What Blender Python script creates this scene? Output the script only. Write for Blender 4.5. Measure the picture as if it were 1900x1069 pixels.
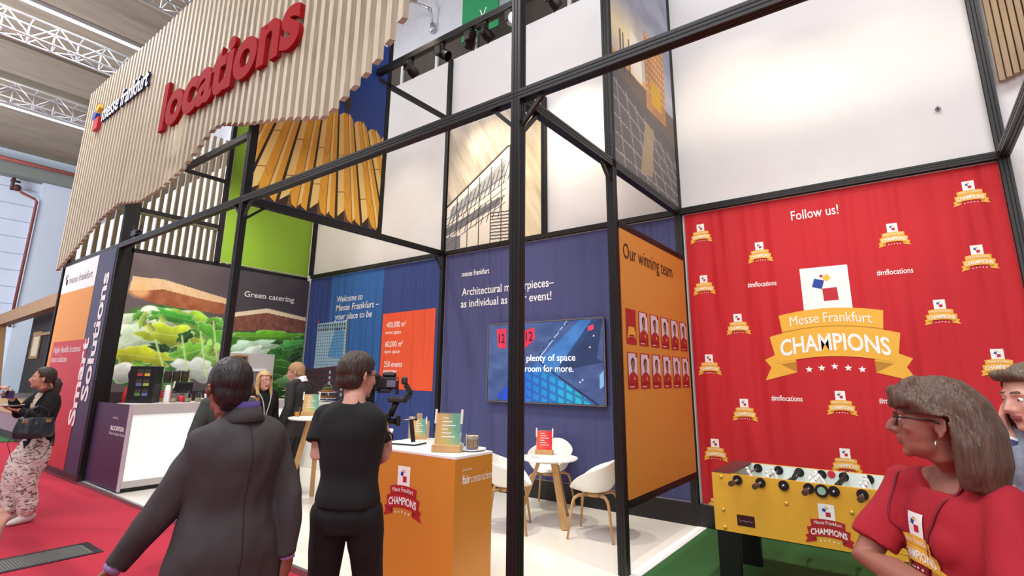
import bpy, bmesh, math, random
import numpy as np
from mathutils import Vector, Matrix, noise as mnoise
from mathutils.bvhtree import BVHTree
R = math.radians
for o in list(bpy.data.objects): bpy.data.objects.remove(o)
scene = bpy.context.scene
col = scene.collection
random.seed(7); rng = np.random.default_rng(5)

# ------------------------------------------------------------------ camera
CAM_H = 1.66
YAW, PITCH, ROLL = -0.6416579, 0.21892308, 0.0100841
cam_d = bpy.data.cameras.new('camera'); cam = bpy.data.objects.new('camera', cam_d); col.objects.link(cam)
fwv = Vector((math.sin(YAW)*math.cos(PITCH), math.cos(YAW)*math.cos(PITCH), math.sin(PITCH)))
rv0 = Vector((math.cos(YAW), -math.sin(YAW), 0)); uv0 = rv0.cross(fwv)
rv = rv0*math.cos(ROLL)+uv0*math.sin(ROLL); uv_ = uv0*math.cos(ROLL)-rv0*math.sin(ROLL)
mw = Matrix.Identity(4)
for i in range(3): mw[i][0], mw[i][1], mw[i][2] = rv[i], uv_[i], -fwv[i]
mw.translation = (0, 0, CAM_H); cam.matrix_world = mw
cam_d.sensor_fit = 'HORIZONTAL'; cam_d.sensor_width = 36; cam_d.lens = 969.71/1900*36
cam_d.shift_x = (950-948.89)/1900; cam_d.shift_y = -(534.5-482.28)/1900
cam_d.clip_start = 0.05; cam_d.clip_end = 200
scene.camera = cam

# ------------------------------------------------------------------ view, world, lights
scene.view_settings.view_transform = 'Standard'; scene.view_settings.look = 'None'
scene.view_settings.exposure = 0.0; scene.view_settings.gamma = 1; scene.view_settings.use_curve_mapping = False
w = bpy.data.worlds.new('hall_daylight'); scene.world = w; w.use_nodes = True
nt = w.node_tree; bg = nt.nodes['Background']
tc = nt.nodes.new('ShaderNodeTexCoord'); sp = nt.nodes.new('ShaderNodeSeparateXYZ'); rp = nt.nodes.new('ShaderNodeValToRGB')
nt.links.new(tc.outputs['Generated'], sp.inputs[0]); nt.links.new(sp.outputs[2], rp.inputs[0]); nt.links.new(rp.outputs[0], bg.inputs[0])
rp.color_ramp.elements[0].color = (.50, .50, .50, 1); rp.color_ramp.elements[1].color = (.95, .98, 1, 1)
bg.inputs[1].default_value = 0.72

def area(name, loc, rot, sx, sy, power, colr=(1, 1, 1), spread=180):
    l = bpy.data.lights.new(name, 'AREA'); l.shape = 'RECTANGLE'; l.size = sx; l.size_y = sy; l.energy = power; l.color = colr; l.spread = R(spread)
    o = bpy.data.objects.new(name, l); o.location = loc; o.rotation_euler = rot; col.objects.link(o); return o
area('hall_ceiling_light', (-2, -3.5, 11.2), (R(18), 0, 0), 14, 5, 1500, (.97, .98, 1))
area('hall_ceiling_light', (-16, 1.0, 11.0), (0, 0, 0), 5, 5, 1100, (.94, .97, 1))
area('hall_fill_light', (-20, -9.0, 5.0), (R(118), 0, R(42)), 9, 6, 4200, (.90, .95, 1))  # added out of view to brighten the left hall wall and ceiling; no window
area('hall_fill_light', (6, -8.0, 5.0), (R(112), 0, R(-10)), 9, 5, 700, (.97, .98, 1))  # added fill from behind the camera, no window there

def spot(name, loc, target, power, size=60, blend=.8, colr=(1, .87, .66), rad=.06):
    l = bpy.data.lights.new(name, 'SPOT'); l.energy = power; l.spot_size = R(size); l.spot_blend = blend; l.color = colr; l.shadow_soft_size = rad
    o = bpy.data.objects.new(name, l); o.location = loc
    o.rotation_euler = (Vector(target)-Vector(loc)).to_track_quat('-Z', 'Y').to_euler(); col.objects.link(o); return o

# ------------------------------------------------------------------ materials
def lin(h):
    if isinstance(h, str):
        h = h.lstrip('#'); c = [int(h[i:i+2], 16)/255 for i in (0, 2, 4)]
    else: c = [v/255 for v in h]
    return [((v+.055)/1.055)**2.4 if v > .04045 else v/12.92 for v in c]
MATS = {}
def mat(name, c, rough=.5, metal=0, var=.05, scale=6, bump=0, bscale=60, emit=0, coat=0, trans=0, ior=1.45, stretch=None, spec=.5, alpha=1):
    if name in MATS: return MATS[name]
    m = bpy.data.materials.new(name); m.use_nodes = True; n = m.node_tree.nodes; L = m.node_tree.links
    b = n['Principled BSDF']; rgb = lin(c)
    tcn = n.new('ShaderNodeTexCoord'); mp = n.new('ShaderNodeMapping'); L.new(tcn.outputs['Object'], mp.inputs[0])
    if stretch: mp.inputs['Scale'].default_value = stretch
    nz = n.new('ShaderNodeTexNoise'); nz.inputs['Scale'].default_value = scale; nz.inputs['Detail'].default_value = 4
    L.new(mp.outputs[0], nz.inputs['Vector'])
    mx = n.new('ShaderNodeMixRGB'); L.new(nz.outputs[0], mx.inputs[0])
    mx.inputs[1].default_value = [max(0, v*(1-var*2)) for v in rgb]+[1]; mx.inputs[2].default_value = [min(1, v*(1+var*2)) for v in rgb]+[1]
    L.new(mx.outputs[0], b.inputs['Base Color'])
    b.inputs['Roughness'].default_value = rough; b.inputs['Metallic'].default_value = metal
    b.inputs['Specular IOR Level'].default_value = spec
    if coat: b.inputs['Coat Weight'].default_value = coat; b.inputs['Coat Roughness'].default_value = .08
    if trans: b.inputs['Transmission Weight'].default_value = trans; b.inputs['IOR'].default_value = ior
    if alpha < 1: b.inputs['Alpha'].default_value = alpha
    if emit: L.new(mx.outputs[0], b.inputs['Emission Color']); b.inputs['Emission Strength'].default_value = emit
    if bump:
        n2 = n.new('ShaderNodeTexNoise'); n2.inputs['Scale'].default_value = bscale; L.new(mp.outputs[0], n2.inputs['Vector'])
        bp = n.new('ShaderNodeBump'); bp.inputs['Strength'].default_value = bump; bp.inputs['Distance'].default_value = .01
        L.new(n2.outputs[0], bp.inputs['Height']); L.new(bp.outputs[0], b.inputs['Normal'])
    MATS[name] = m; return m
def fabric(name, c, amp=.35, freq=9.0, axis=0, rough=.75):
    """stretched printed fabric: soft vertical ripples in the cloth, stronger towards its top edge"""
    if name in MATS: return MATS[name]
    m = mat(name, c, rough, var=.03, scale=2)
    n = m.node_tree.nodes; L = m.node_tree.links; b = n['Principled BSDF']
    tcn = n.new('ShaderNodeTexCoord'); mp = n.new('ShaderNodeMapping'); L.new(tcn.outputs['Object'], mp.inputs[0])
    mp.inputs['Scale'].default_value = (freq if axis == 0 else .3, freq if axis == 1 else .3, .35)
    nz = n.new('ShaderNodeTexNoise'); nz.inputs['Scale'].default_value = 1.0; nz.inputs['Detail'].default_value = 1; L.new(mp.outputs[0], nz.inputs['Vector'])
    bp = n.new('ShaderNodeBump'); bp.inputs['Strength'].default_value = min(1, amp*2); bp.inputs['Distance'].default_value = .16
    L.new(nz.outputs[0], bp.inputs['Height']); L.new(bp.outputs[0], b.inputs['Normal']); return m
def paint_mat(name, rough=.6, emit=0):
    if name in MATS: return MATS[name]
    m = bpy.data.materials.new(name); m.use_nodes = True; n = m.node_tree.nodes; L = m.node_tree.links; b = n['Principled BSDF']
    a = n.new('ShaderNodeAttribute'); a.attribute_name = 'Col'; L.new(a.outputs['Color'], b.inputs['Base Color']); b.inputs['Roughness'].default_value = rough
    if emit: L.new(a.outputs['Color'], b.inputs['Emission Color']); b.inputs['Emission Strength'].default_value = emit; b.inputs['Base Color'].default_value = (0, 0, 0, 1)
    MATS[name] = m; return m
def wood(name, c, axis=2, var=.16, rough=.55):
    s = [14, 14, 14]; s[axis] = 1.2
    return mat(name, c, rough, var=var, scale=2.2, stretch=s)

BLACK = mat('black_aluminium', (34, 33, 35), .38, .3, var=.08)
WHITE = mat('white_paint', (236, 236, 236), .5, var=.01)
PW = mat('printed_white', (245, 245, 245), .6, var=.01)
SLATW = wood('pine_slat', (188, 178, 156), 2, .18)
OAK = wood('oak', (190, 148, 98), 2, .14)
ORANGE = mat('orange_print', (224, 150, 52), .55, var=.02)
GOLD = mat('gold_print', (236, 180, 62), .55, var=.02)
GOLDD = mat('gold_print_dark', (186, 130, 40), .55, var=.02)
RIBR = mat('ribbon_red', (176, 30, 38), .55, var=.02)
RIBRD = mat('ribbon_red_dark', (120, 18, 26), .55, var=.02)
MBLUE = mat('mark_blue', (28, 62, 160), .5, var=.02); MRED = mat('mark_red', (186, 32, 44), .5, var=.02); MYEL = mat('mark_yellow', (238, 190, 60), .5, var=.02)
NAVY = mat('navy_print', (46, 46, 84), .5, var=.03)
DARK = mat('dark_print', (30, 28, 30), .5, var=.03)

# ------------------------------------------------------------------ objects
def tag(o, label=None, cat=None, group=None, kind=None):
    if label: o['label'] = label
    if cat: o['category'] = cat
    if group: o['group'] = group
    if kind: o['kind'] = kind
    return o
def thing(name, label, cat, loc=(0, 0, 0), rz=0, group=None):
    o = bpy.data.objects.new(name, None); col.objects.link(o); o.empty_display_size = .1
    o.matrix_basis = Matrix.Translation(loc) @ Matrix.Rotation(rz, 4, 'Z'); return tag(o, label, cat, group)
def copy_tree(o, parent=None):
    c = o.copy(); col.objects.link(c)
    if parent: c.parent = parent
    for ch in list(o.children): copy_tree(ch, c)
    return c
def rootm(p):
    m = Matrix.Identity(4)
    while p is not None: m = p.matrix_basis @ m; p = p.parent
    return m
def newell(pts):
    n = Vector((0, 0, 0))
    for i in range(len(pts)):
        a, b = pts[i], pts[(i+1) % len(pts)]; n += a.cross(b)
    return n
class MB:
    def __init__(s): s.v = []; s.f = []; s.m = []
    def add(s, vs, fs, mi=0):
        k = len(s.v); s.v += [Vector(p) for p in vs]; s.f += [[i+k for i in f] for f in fs]; s.m += [mi]*len(fs); return s
    def box(s, x0, x1, y0, y1, z0, z1, mi=0):
        vs = [(x, y, z) for z in (z0, z1) for y in (y0, y1) for x in (x0, x1)]
        return s.add(vs, [(0, 2, 3, 1), (4, 5, 7, 6), (0, 1, 5, 4), (2, 6, 7, 3), (0, 4, 6, 2), (1, 3, 7, 5)], mi)
    def bevbox(s, x0, x1, y0, y1, z0, z1, r=.01, seg=2, mi=0):
        bm = bmesh.new(); bmesh.ops.create_cube(bm, size=1)
        for v in bm.verts: v.co = Vector(((x0+x1)/2+v.co.x*(x1-x0), (y0+y1)/2+v.co.y*(y1-y0), (z0+z1)/2+v.co.z*(z1-z0)))
        bmesh.ops.bevel(bm, geom=bm.edges[:], offset=r, segments=seg, affect='EDGES', profile=.5)
        return s.addbm(bm, mi)
    def addbm(s, bm, mi=0, M=None):
        bm.verts.index_update(); s.add([(M @ v.co if M else v.co.copy()) for v in bm.verts], [[v.index for v in f.verts] for f in bm.faces], mi); bm.free(); return s
    def xf(s, M, start=0):
        for i in range(start, len(s.v)): s.v[i] = M @ s.v[i]
        return s
    def bar(s, a, b, w, h, up=(0, 0, 1), mi=0):
        a, b = Vector(a), Vector(b); d = (b-a).normalized(); up = Vector(up)
        if abs(d.dot(up)) > .98: up = Vector((0, 1, 0))
        x = d.cross(up).normalized(); y = x.cross(d).normalized()
        vs = [p+x*sx*w/2+y*sy*h/2 for p in (a, b) for sx, sy in ((-1, -1), (1, -1), (1, 1), (-1, 1))]
        return s.add(vs, [(3, 2, 1, 0), (4, 5, 6, 7), (0, 1, 5, 4), (1, 2, 6, 5), (2, 3, 7, 6), (3, 0, 4, 7)], mi)
    def tube(s, pts, r, seg=10, mi=0, cap=True, flat=None, up=None):
        """loft of ellipses along a path. r: scalar or list of scalars / (rx, ry)."""
        pts = [Vector(p) for p in pts]; n = len(pts)
        if not isinstance(r, (list, tuple)): r = [r]*n
        vs = []; fs = []; px = None
        for i, p in enumerate(pts):
            d = (pts[min(i+1, n-1)]-pts[max(i-1, 0)])
            d = d.normalized() if d.length > 1e-9 else Vector((0, 0, 1))
            if up is not None: ref = Vector(up)
            elif px is not None: ref = px
            else: ref = Vector((1, 0, 0)) if abs(d.x) < .9 else Vector((0, 1, 0))
            x = (ref-d*ref.dot(d)).normalized(); y = d.cross(x).normalized(); px = x
            rx, ry = r[i] if isinstance(r[i], (list, tuple)) else (r[i], r[i])
            for k in range(seg):
                t = 2*math.pi*k/seg; vs.append(p+x*rx*math.cos(t)+y*ry*math.sin(t))
        for i in range(n-1):
            for k in range(seg): k2 = (k+1) % seg; fs.append((i*seg+k, i*seg+k2, (i+1)*seg+k2, (i+1)*seg+k))
        if cap: fs.append(list(range(seg-1, -1, -1))); fs.append([(n-1)*seg+k for k in range(seg)])
        return s.add(vs, fs, mi)
    def lathe(s, prof, c=(0, 0, 0), seg=20, mi=0, axis='Z'):
        """closed profile (r, z) list"""
        vs = []; fs = []; n = len(prof)
        for (r, z) in prof:
            for k in range(seg):
                t = 2*math.pi*k/seg; p = (r*math.cos(t), r*math.sin(t), z)
                if axis == 'Y': p = (p[0], p[2], p[1])
                if axis == 'X': p = (p[2], p[0], p[1])
                vs.append(Vector(p)+Vector(c))
        for i in range(n-1):
            for k in range(seg): k2 = (k+1) % seg; fs.append((i*seg+k, i*seg+k2, (i+1)*seg+k2, (i+1)*seg+k))
        fs.append(list(range(seg-1, -1, -1))); fs.append([(n-1)*seg+k for k in range(seg)])
        return s.add(vs, fs, mi)
    def ball(s, c, r, seg=14, rings=9, mi=0, M=None):
        bm = bmesh.new(); bmesh.ops.create_uvsphere(bm, u_segments=seg, v_segments=rings, radius=1)
        rr = r if isinstance(r, (list, tuple)) else (r, r, r)
        for v in bm.verts:
            q = Vector((v.co.x*rr[0], v.co.y*rr[1], v.co.z*rr[2])); v.co = (M @ q if M else q)+Vector(c)
        return s.addbm(bm, mi)
    def poly(s, pl, pts, d=0.0, mi=0):
        return s.add([pl.pt(a, b, d) for a, b in pts], [list(range(len(pts)))], mi)
    def build(s, name, mats, parent=None, smooth=False, world=False, fix=True):
        me = bpy.data.meshes.new(name); vs = s.v
        if world and parent is not None:
            inv = rootm(parent).inverted(); vs = [inv @ p for p in vs]
        me.from_pydata([tuple(p) for p in vs], [], s.f)
        for m in (mats if isinstance(mats, (list, tuple)) else [mats]): me.materials.append(m)
        if len(me.materials) > 1: me.polygons.foreach_set('material_index', s.m)
        if smooth: me.polygons.foreach_set('use_smooth', [True]*len(me.polygons))
        if fix:
            bm = bmesh.new(); bm.from_mesh(me); bmesh.ops.recalc_face_normals(bm, faces=bm.faces[:]); bm.to_mesh(me); bm.free()
        me.update()
        if smooth == 'auto':
            try: me.set_sharp_from_angle(angle=R(40))
            except Exception: pass
        o = bpy.data.objects.new(name, me); col.objects.link(o)
        if parent is not None: o.parent = parent
        return o
class Plane:
    def __init__(s, O, u, v, n): s.O, s.u, s.v, s.n = Vector(O), Vector(u), Vector(v), Vector(n)
    def pt(s, a, b, d=0.0): return s.O+s.u*a+s.v*b+s.n*d
def planeY(y): return Plane((0, y, 0), (1, 0, 0), (0, 0, 1), (0, -1, 0))
def planeX(x): return Plane((x, 0, 0), (0, 1, 0), (0, 0, 1), (1, 0, 0))

# ------------------------------------------------------------------ lettering
TC = {}
def glyphs(txt, bold=0.0, serif=False, shear=0.0, ext=0.0, res=3):
    k = (txt, bold, serif, shear, ext)
    if k in TC: return TC[k]
    cu = bpy.data.curves.new('t', 'FONT'); cu.body = txt; cu.size = 1; cu.offset = bold; cu.shear = shear; cu.extrude = ext; cu.resolution_u = res
    ob = bpy.data.objects.new('t', cu); me = ob.to_mesh()
    V = [(p.co.x, p.co.y, p.co.z) for p in me.vertices]; Fc = [list(p.vertices) for p in me.polygons]
    ob.to_mesh_clear(); bpy.data.objects.remove(ob); bpy.data.curves.remove(cu)
    if serif:
        cnt = {}
        for f in Fc:
            for i in range(len(f)):
                e = tuple(sorted((f[i], f[(i+1) % len(f)]))); cnt[e] = cnt.get(e, 0)+1
        # weld-independent boundary test by position
        pos = {}
        for f in Fc:
            for i in range(len(f)):
                a, b = V[f[i]], V[f[(i+1) % len(f)]]
                q = tuple(sorted(((round(a[0], 4), round(a[1], 4)), (round(b[0], 4), round(b[1], 4))))); pos[q] = pos.get(q, 0)+1
        add = []
        for (a, b), c in pos.items():
            if c == 1 and abs(a[1]-b[1]) < 1e-3 and .05 < abs(a[0]-b[0]) < .2:
                y = a[1]; x0, x1 = min(a[0], b[0]), max(a[0], b[0])
                lo = abs(y) < .03 or y < -.1; hi = y > .45
                if lo: add.append((x0-.06, x1+.06, y, y+.05))
                elif hi: add.append((x0-.065, x1+.01, y-.05, y))
        for x0, x1, y0, y1 in add:
            k0 = len(V); V += [(x0, y0, 0), (x1, y0, 0), (x1, y1, 0), (x0, y1, 0)]; Fc.append([k0, k0+1, k0+2, k0+3])
    TC[k] = (V, Fc); return V, Fc
CAPH = None
def text(mb, pl, txt, a0, b0, width, cap, d=.004, mi=0, bold=0.0, serif=False, shear=0.0, warp=None, rot=0, rise=0.0):
    """set a line of lettering: baseline starts at (a0, b0), runs for `width`, capitals `cap` tall"""
    global CAPH
    if CAPH is None:
        v, _ = glyphs('H'); CAPH = max(p[1] for p in v)
    V, Fc = glyphs(txt, bold, serif, shear)
    x0 = min(p[0] for p in V); x1 = max(p[0] for p in V); sx = width/(x1-x0) if width else cap/CAPH; sy = cap/CAPH
    out = []
    for p in V:
        x, y = (p[0]-x0)*sx, p[1]*sy
        if rise: y += rise*x
        if warp: x, y = warp(x, y)
        if rot: x, y = -y, x
        out.append(pl.pt(a0+x, b0+y, d))
    mb.add(out, Fc, mi); return mb
def star(cx, cz, r):
    return [(cx+math.sin(k*math.pi/5)*(r if k % 2 == 0 else r*.42), cz+math.cos(k*math.pi/5)*(r if k % 2 == 0 else r*.42)) for k in range(10)]
def sq(cx, cz, s, rot=0):
    c, q = math.cos(R(rot)), math.sin(R(rot)); return [(cx+(x*c-y*q)*s/2, cz+(x*q+y*c)*s/2) for x, y in ((-1, -1), (1, -1), (1, 1), (-1, 1))]
# materials order for emblems: 0 white 1 blue 2 yellow 3 red 4 ribbon 5 ribbon dark
EM_GOLD = [PW, MBLUE, MYEL, MRED, GOLD, GOLDD]; EM_RED = [PW, MBLUE, MYEL, MRED, RIBR, RIBRD]
def mark(mb, pl, cx, cz, s, d=.002):
    """the four small tumbling squares"""
    f = lambda P: [(cx+x*s, cz+z*s) for x, z in P]
    mb.poly(pl, f(sq(-.062, .045, .095, -18)), d, 1); mb.poly(pl, f(sq(.022, .102, .06, 40)), d, 2); mb.poly(pl, f(sq(-.026, .126, .028, 5)), d, 3); mb.poly(pl, f(sq(.041, -.075, .135, 2)), d, 3)
def emblem(mb, pl, cx, cz, s, words=True, dd=.001):
    f = lambda P: [(cx+x*s, cz+z*s) for x, z in P]
    mb.poly(pl, f([(-.222, -.3), (.222, -.3), (.222, .225), (-.222, .225)]), dd, 0); mark(mb, pl, cx, cz, s, dd*2)
    n = 14
    def band(xt, zt, st, xb, zb, sb):
        T = [(-xt+2*xt*i/n, zt-st*((-1+2*i/n)**2)) for i in range(n+1)]; Bt = [(-xb+2*xb*i/n, zb-sb*((-1+2*i/n)**2)) for i in range(n+1)]
        return T, Bt
    def fill(T, Bt, d, mi):
        vs = [pl.pt(cx+x*s, cz+z*s, d) for x, z in T+Bt]; k = len(T); mb.add(vs, [(k+i, k+i+1, i+1, i) for i in range(k-1)], mi)
    for sg in (-1, 1):
        mb.poly(pl, f([(sg*x, z) for x, z in ((-.545, -.70), (-.655, -.752), (-.597, -.834), (-.669, -.974), (-.348, -.885), (-.348, -.76))]), dd*3, 4)
        mb.poly(pl, f([(sg*x, z) for x, z in ((-.5, -.80), (-.348, -.772), (-.348, -.885))]), dd*4, 5)
    T, Bt = band(.475, -.22, .055, .455, -.405, .05); fill(T, Bt, dd*3, 4)
    fill([(x, z) for x, z in Bt], [(x, z-.022) for x, z in Bt], dd*4, 5)
    T, Bt = band(.585, -.414, .09, .535, -.72, .075); fill(T, Bt, dd*5, 4)
    for i in range(5): mb.poly(pl, f(star(-.235+.1175*i, -.825-.015*abs(i-2), .036)), dd*3, 0)
    if words:
        text(mb, pl, 'Messe Frankfurt', cx, cz, .74*s, .10*s, dd*6, 0, .0, warp=lambda x, y: (x-.37*s, y+(-.365*s-.05*s*((x/s-.37)/.475)**2)))
        text(mb, pl, 'CHAMPIONS', cx, cz, .98*s, .165*s, dd*7, 0, .022, warp=lambda x, y: (x-.49*s, y+(-.655*s-.085*s*((x/s-.49)/.56)**2)))

# ------------------------------------------------------------------ painted pictures (prints shown on the stand's panels)
def vnoise(U, V, fx, fy, seed):
    g = np.random.default_rng(seed).random((64, 64)); x = U*fx; y = V*fy
    xi = np.floor(x).astype(int); yi = np.floor(y).astype(int); tx = x-xi; ty = y-yi; tx = tx*tx*(3-2*tx); ty = ty*ty*(3-2*ty)
    G = lambda a, b: g[a % 64, b % 64]
    return (G(xi, yi)*(1-tx)+G(xi+1, yi)*tx)*(1-ty)+(G(xi, yi+1)*(1-tx)+G(xi+1, yi+1)*tx)*ty
def fbm(U, V, fx, fy, seed, oct=4):
    r = 0; a = .5
    for k in range(oct): r = r+a*vnoise(U, V, fx*2**k, fy*2**k, seed+k); a *= .5
    return r/.94
class Pic:
    """a small colour raster in plane coordinates, shown as vertex colours of a fine grid"""
    def __init__(s, a0, a1, b0, b1, nx, ny):
        s.a0, s.a1, s.b0, s.b1, s.nx, s.ny = a0, a1, b0, b1, nx, ny
        s.A, s.B = np.meshgrid(np.linspace(a0, a1, nx), np.linspace(b0, b1, ny)); s.U = (s.A-a0)/(a1-a0); s.V = (s.B-b0)/(b1-b0)
        s.C = np.zeros((ny, nx, 3))
    def fill(s, c, mask=None, soft=None):
        c = np.asarray(c, float) if not isinstance(c, np.ndarray) else c
        if mask is None: s.C[:] = c; return s
        m = np.clip(mask.astype(float), 0, 1)[..., None]; s.C = s.C*(1-m)+c*m; return s
    def inpoly(s, P):
        m = np.zeros(s.A.shape, bool); n = len(P)
        for i in range(n):
            (x1, y1), (x2, y2) = P[i], P[(i+1) % n]
            if y1 == y2: continue
            c = ((y1 > s.B) != (y2 > s.B)) & (s.A < (x2-x1)*(s.B-y1)/(y2-y1)+x1); m ^= c
        return m
    def ell(s, cx, cy, rx, ry, rot=0, soft=.15):
        c, q = math.cos(R(rot)), math.sin(R(rot)); x = s.A-cx; y = s.B-cy
        d = np.sqrt(((x*c+y*q)/rx)**2+((-x*q+y*c)/ry)**2); return np.clip((1-d)/soft, 0, 1)
    def line(s, p, q, w):
        px, py = p; dx, dy = q[0]-p[0], q[1]-p[1]; L2 = dx*dx+dy*dy+1e-12
        t = np.clip(((s.A-px)*dx+(s.B-py)*dy)/L2, 0, 1); d = np.hypot(s.A-px-t*dx, s.B-py-t*dy); return np.clip((w-d)/(w*.3), 0, 1)
    def build(s, name, pl, m, parent, d=.003, world=True):
        P = np.empty((s.ny*s.nx, 3)); O, u, v, n = [np.array(x) for x in (pl.O, pl.u, pl.v, pl.n)]
        P[:] = O+n*d+s.A.reshape(-1, 1)*u+s.B.reshape(-1, 1)*v
        if world and parent is not None:
            inv = np.array(rootm(parent).inverted()); P = P@inv[:3, :3].T+inv[:3, 3]
        idx = np.arange(s.nx*s.ny).reshape(s.ny, s.nx)
        Fq = np.stack([idx[:-1, :-1], idx[:-1, 1:], idx[1:, 1:], idx[1:, :-1]], -1).reshape(-1, 4)
        me = bpy.data.meshes.new(name); me.from_pydata(P.tolist(), [], Fq.tolist())
        at = me.color_attributes.new('Col', 'FLOAT_COLOR', 'POINT')
        c = np.clip(s.C, 0, 255)/255.; c = np.where(c > .04045, ((c+.055)/1.055)**2.4, c/12.92).reshape(-1, 3)
        at.data.foreach_set('color', np.concatenate([c, np.ones((len(c), 1))], 1).astype(np.float32).ravel())
        me.materials.append(m); o = bpy.data.objects.new(name, me); col.objects.link(o); o.parent = parent; return o

# ================================================================== SETTING
def struct(name, mb, m, **k): return tag(mb.build(name, m, **k), kind='structure')
PF = 0.04                                   # height of the stand's raised floor
CARPET = mat('red_carpet', (182, 32, 58), .95, var=.10, scale=90, bump=.5, bscale=400)
FLOORW = mat('glossy_white_floor', (238, 234, 224), .14, var=.02, scale=1.5, spec=.6)
GREENC = mat('green_carpet', (52, 104, 52), .95, var=.10, scale=80, bump=.5, bscale=400)
CONC = mat('hall_concrete', (142, 136, 120), .9, var=.16, scale=1.6, stretch=(3, .5, 1), bump=.3, bscale=6)
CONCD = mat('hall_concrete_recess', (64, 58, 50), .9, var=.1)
HALLW = mat('hall_wall_paint', (196, 208, 224), .7, var=.03, scale=1)
STEELW = mat('truss_aluminium', (205, 208, 214), .35, .7, var=.05)
TRIMG = mat('edge_trim_aluminium', (150, 148, 152), .35, .8)
BROWNP = mat('dark_brown_cladding', (84, 76, 70), .7, var=.12, scale=3)
WALLW = fabric('white_wall_fabric', (226, 227, 228), .16, 1.1, 0, .7)

struct('floor', MB().box(-34, 14, -14, 9, -.2, 0), CARPET)
m = MB(); m.box(-13.45, -2.1, 2.9, 6.42, 0, PF); m.box(-2.1, -2.0, 2.9, 6.42, 0, PF); struct('floor_stand', m, FLOORW)
struct('floor_games', MB().box(-2.0, 5.5, 2.9, 6.42, 0, PF), GREENC)
struct('trim_1', MB().box(-13.45, -2.0, 2.865, 2.9, 0, PF+.004), TRIMG)
struct('trim_2', MB().box(-2.1, -2.0, 2.9, 6.36, PF, PF+.004), PW)
struct('floor_neighbour', MB().box(-34, -17.5, 3.2, 8.2, 0, .02), GREENC)
struct('wall_back', MB().box(-28.5, 6.5, 6.42, 6.5, 0, 7.52), WALLW)
m = MB().box(-34, 14, 8.6, 8.8, 0, 10.1); struct('wall_rear', m, BROWNP)
struct('wall_rear_fascia', MB().box(-34, 14, 8.55, 8.8, 10.1, 12.6), mat('white_fascia', (226, 230, 238), .6))
m = MB()
for i in range(24): m.box(-18.2+1.33*i-.045, -18.2+1.33*i+.045, 8.54, 8.6, 5, 10.1)
struct('trim_3', m, WHITE)
m = MB().box(-33.4, -33, -14, 9, 0, 12.6)
for z in np.arange(.8, 11.6, .78): m.box(-33.004, -32.985, -14, 5.55, z, z+.02, 1)
m.box(-33, -32.6, 5.62, 7.0, 0, 11.0, 0); m.box(-33, -32.72, 7.1, 7.6, 0, 11.0, 0)
struct('wall_left', m, [HALLW, mat('panel_joint', (120, 130, 150), .8)])
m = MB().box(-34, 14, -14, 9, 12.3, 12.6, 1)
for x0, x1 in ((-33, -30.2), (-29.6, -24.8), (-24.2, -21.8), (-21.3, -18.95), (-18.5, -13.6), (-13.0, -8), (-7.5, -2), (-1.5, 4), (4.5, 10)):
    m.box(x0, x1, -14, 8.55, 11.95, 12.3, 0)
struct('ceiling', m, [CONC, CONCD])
struct('beam_hall', MB().box(-33, -32.3, -14, 8.5, 10.6, 11.1), mat('grey_green_steel', (120, 130, 124), .6))

# hall trusses, strip lights, pipes
def truss(x, y0, y1, label):
    t = thing('lighting_truss', label, 'truss', (x, 0, 9.7), 0, 'aluminium ceiling trusses')
    for dx in (-.22, .22):
        for dz in (0, .5): MB().tube([(dx, y0, dz), (dx, y1, dz)], .028, 8).build('chord', STEELW, t, True)
    m = MB(); n = int((y1-y0)/.5)
    for i in range(n):
        a = y0+i*.5; b = a+.5
        for dx in (-.22, .22):
            z = (0, .5) if i % 2 == 0 else (.5, 0); m.tube([(dx, a, z[0]), (dx, b, z[1])], .016, 6)
        m.tube([(-.22, a, 0), (.22, b, 0)] if i % 2 else [(.22, a, 0), (-.22, b, 0)], .014, 6)
        m.tube([(-.22, a, 0), (-.22, a, .5)], .02, 6); m.tube([(-.22, a, 0), (.22, a, 0)], .014, 6)
        m.tube([(-.22, a, .5), (.22, a, .5)], .014, 6)
    m.build('lattice', STEELW, t, True)
truss(-12.4, -3, 8, 'aluminium lattice truss under the ceiling, nearest above the slatted facade')
truss(-16.55, -3, 8, 'aluminium lattice truss under the ceiling, second out from the facade')
truss(-20.95, -3, 8, 'aluminium lattice truss under the ceiling, beside the far white hall wall')
STRIP = mat('strip_light_white', (235, 242, 255), .4, emit=1.6)
for x, z, lb in ((-17.3, 11.1, 'long white strip light hanging above the middle truss'), (-25.2, 11.1, 'long white strip light beyond the farthest truss')):
    t = thing('strip_light', lb, 'ceiling light', (x, 2, z), 0, 'hall strip lights')
    MB().bevbox(-.09, .09, -5, 5.4, 0, .12, .02).build('housing', STEELW, t); MB().box(-.07, .07, -4.95, 5.35, -.02, 0).build('diffuser', STRIP, t)
t = thing('sprinkler_pipe', 'rust red pipe with a valve running down the white hall wall', 'pipe', (-32.5, 5.5, 3.6))
RUST = mat('rust_red_paint', (128, 66, 58), .6)
MB().tube([(0, -.75, 6.4), (0, -.55, 6.25), (0, -.1, 6.1), (0, .0, 6.0), (0, .0, 0)], .06, 8).build('riser', RUST, t, True)
m = MB().ball((0, -.78, 6.45), .16); m.tube([(0, -.95, 6.3), (0, -.95, 6.9)], .07, 8); m.tube([(0, -1.05, 6.75), (0, -.7, 6.75)], .06, 8); m.build('valve', mat('valve_brown', (70, 42, 40), .6), t, True)
t = thing('service_pipe', 'salmon coloured pipe running along the top of the far hall wall', 'pipe', (-32.1, 2, 11.2))
MB().tube([(0, -4, 0), (0, 5, 0)], .10, 8).build('pipe_run', mat('salmon_pipe', (190, 110, 100), .5), t, True)

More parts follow.
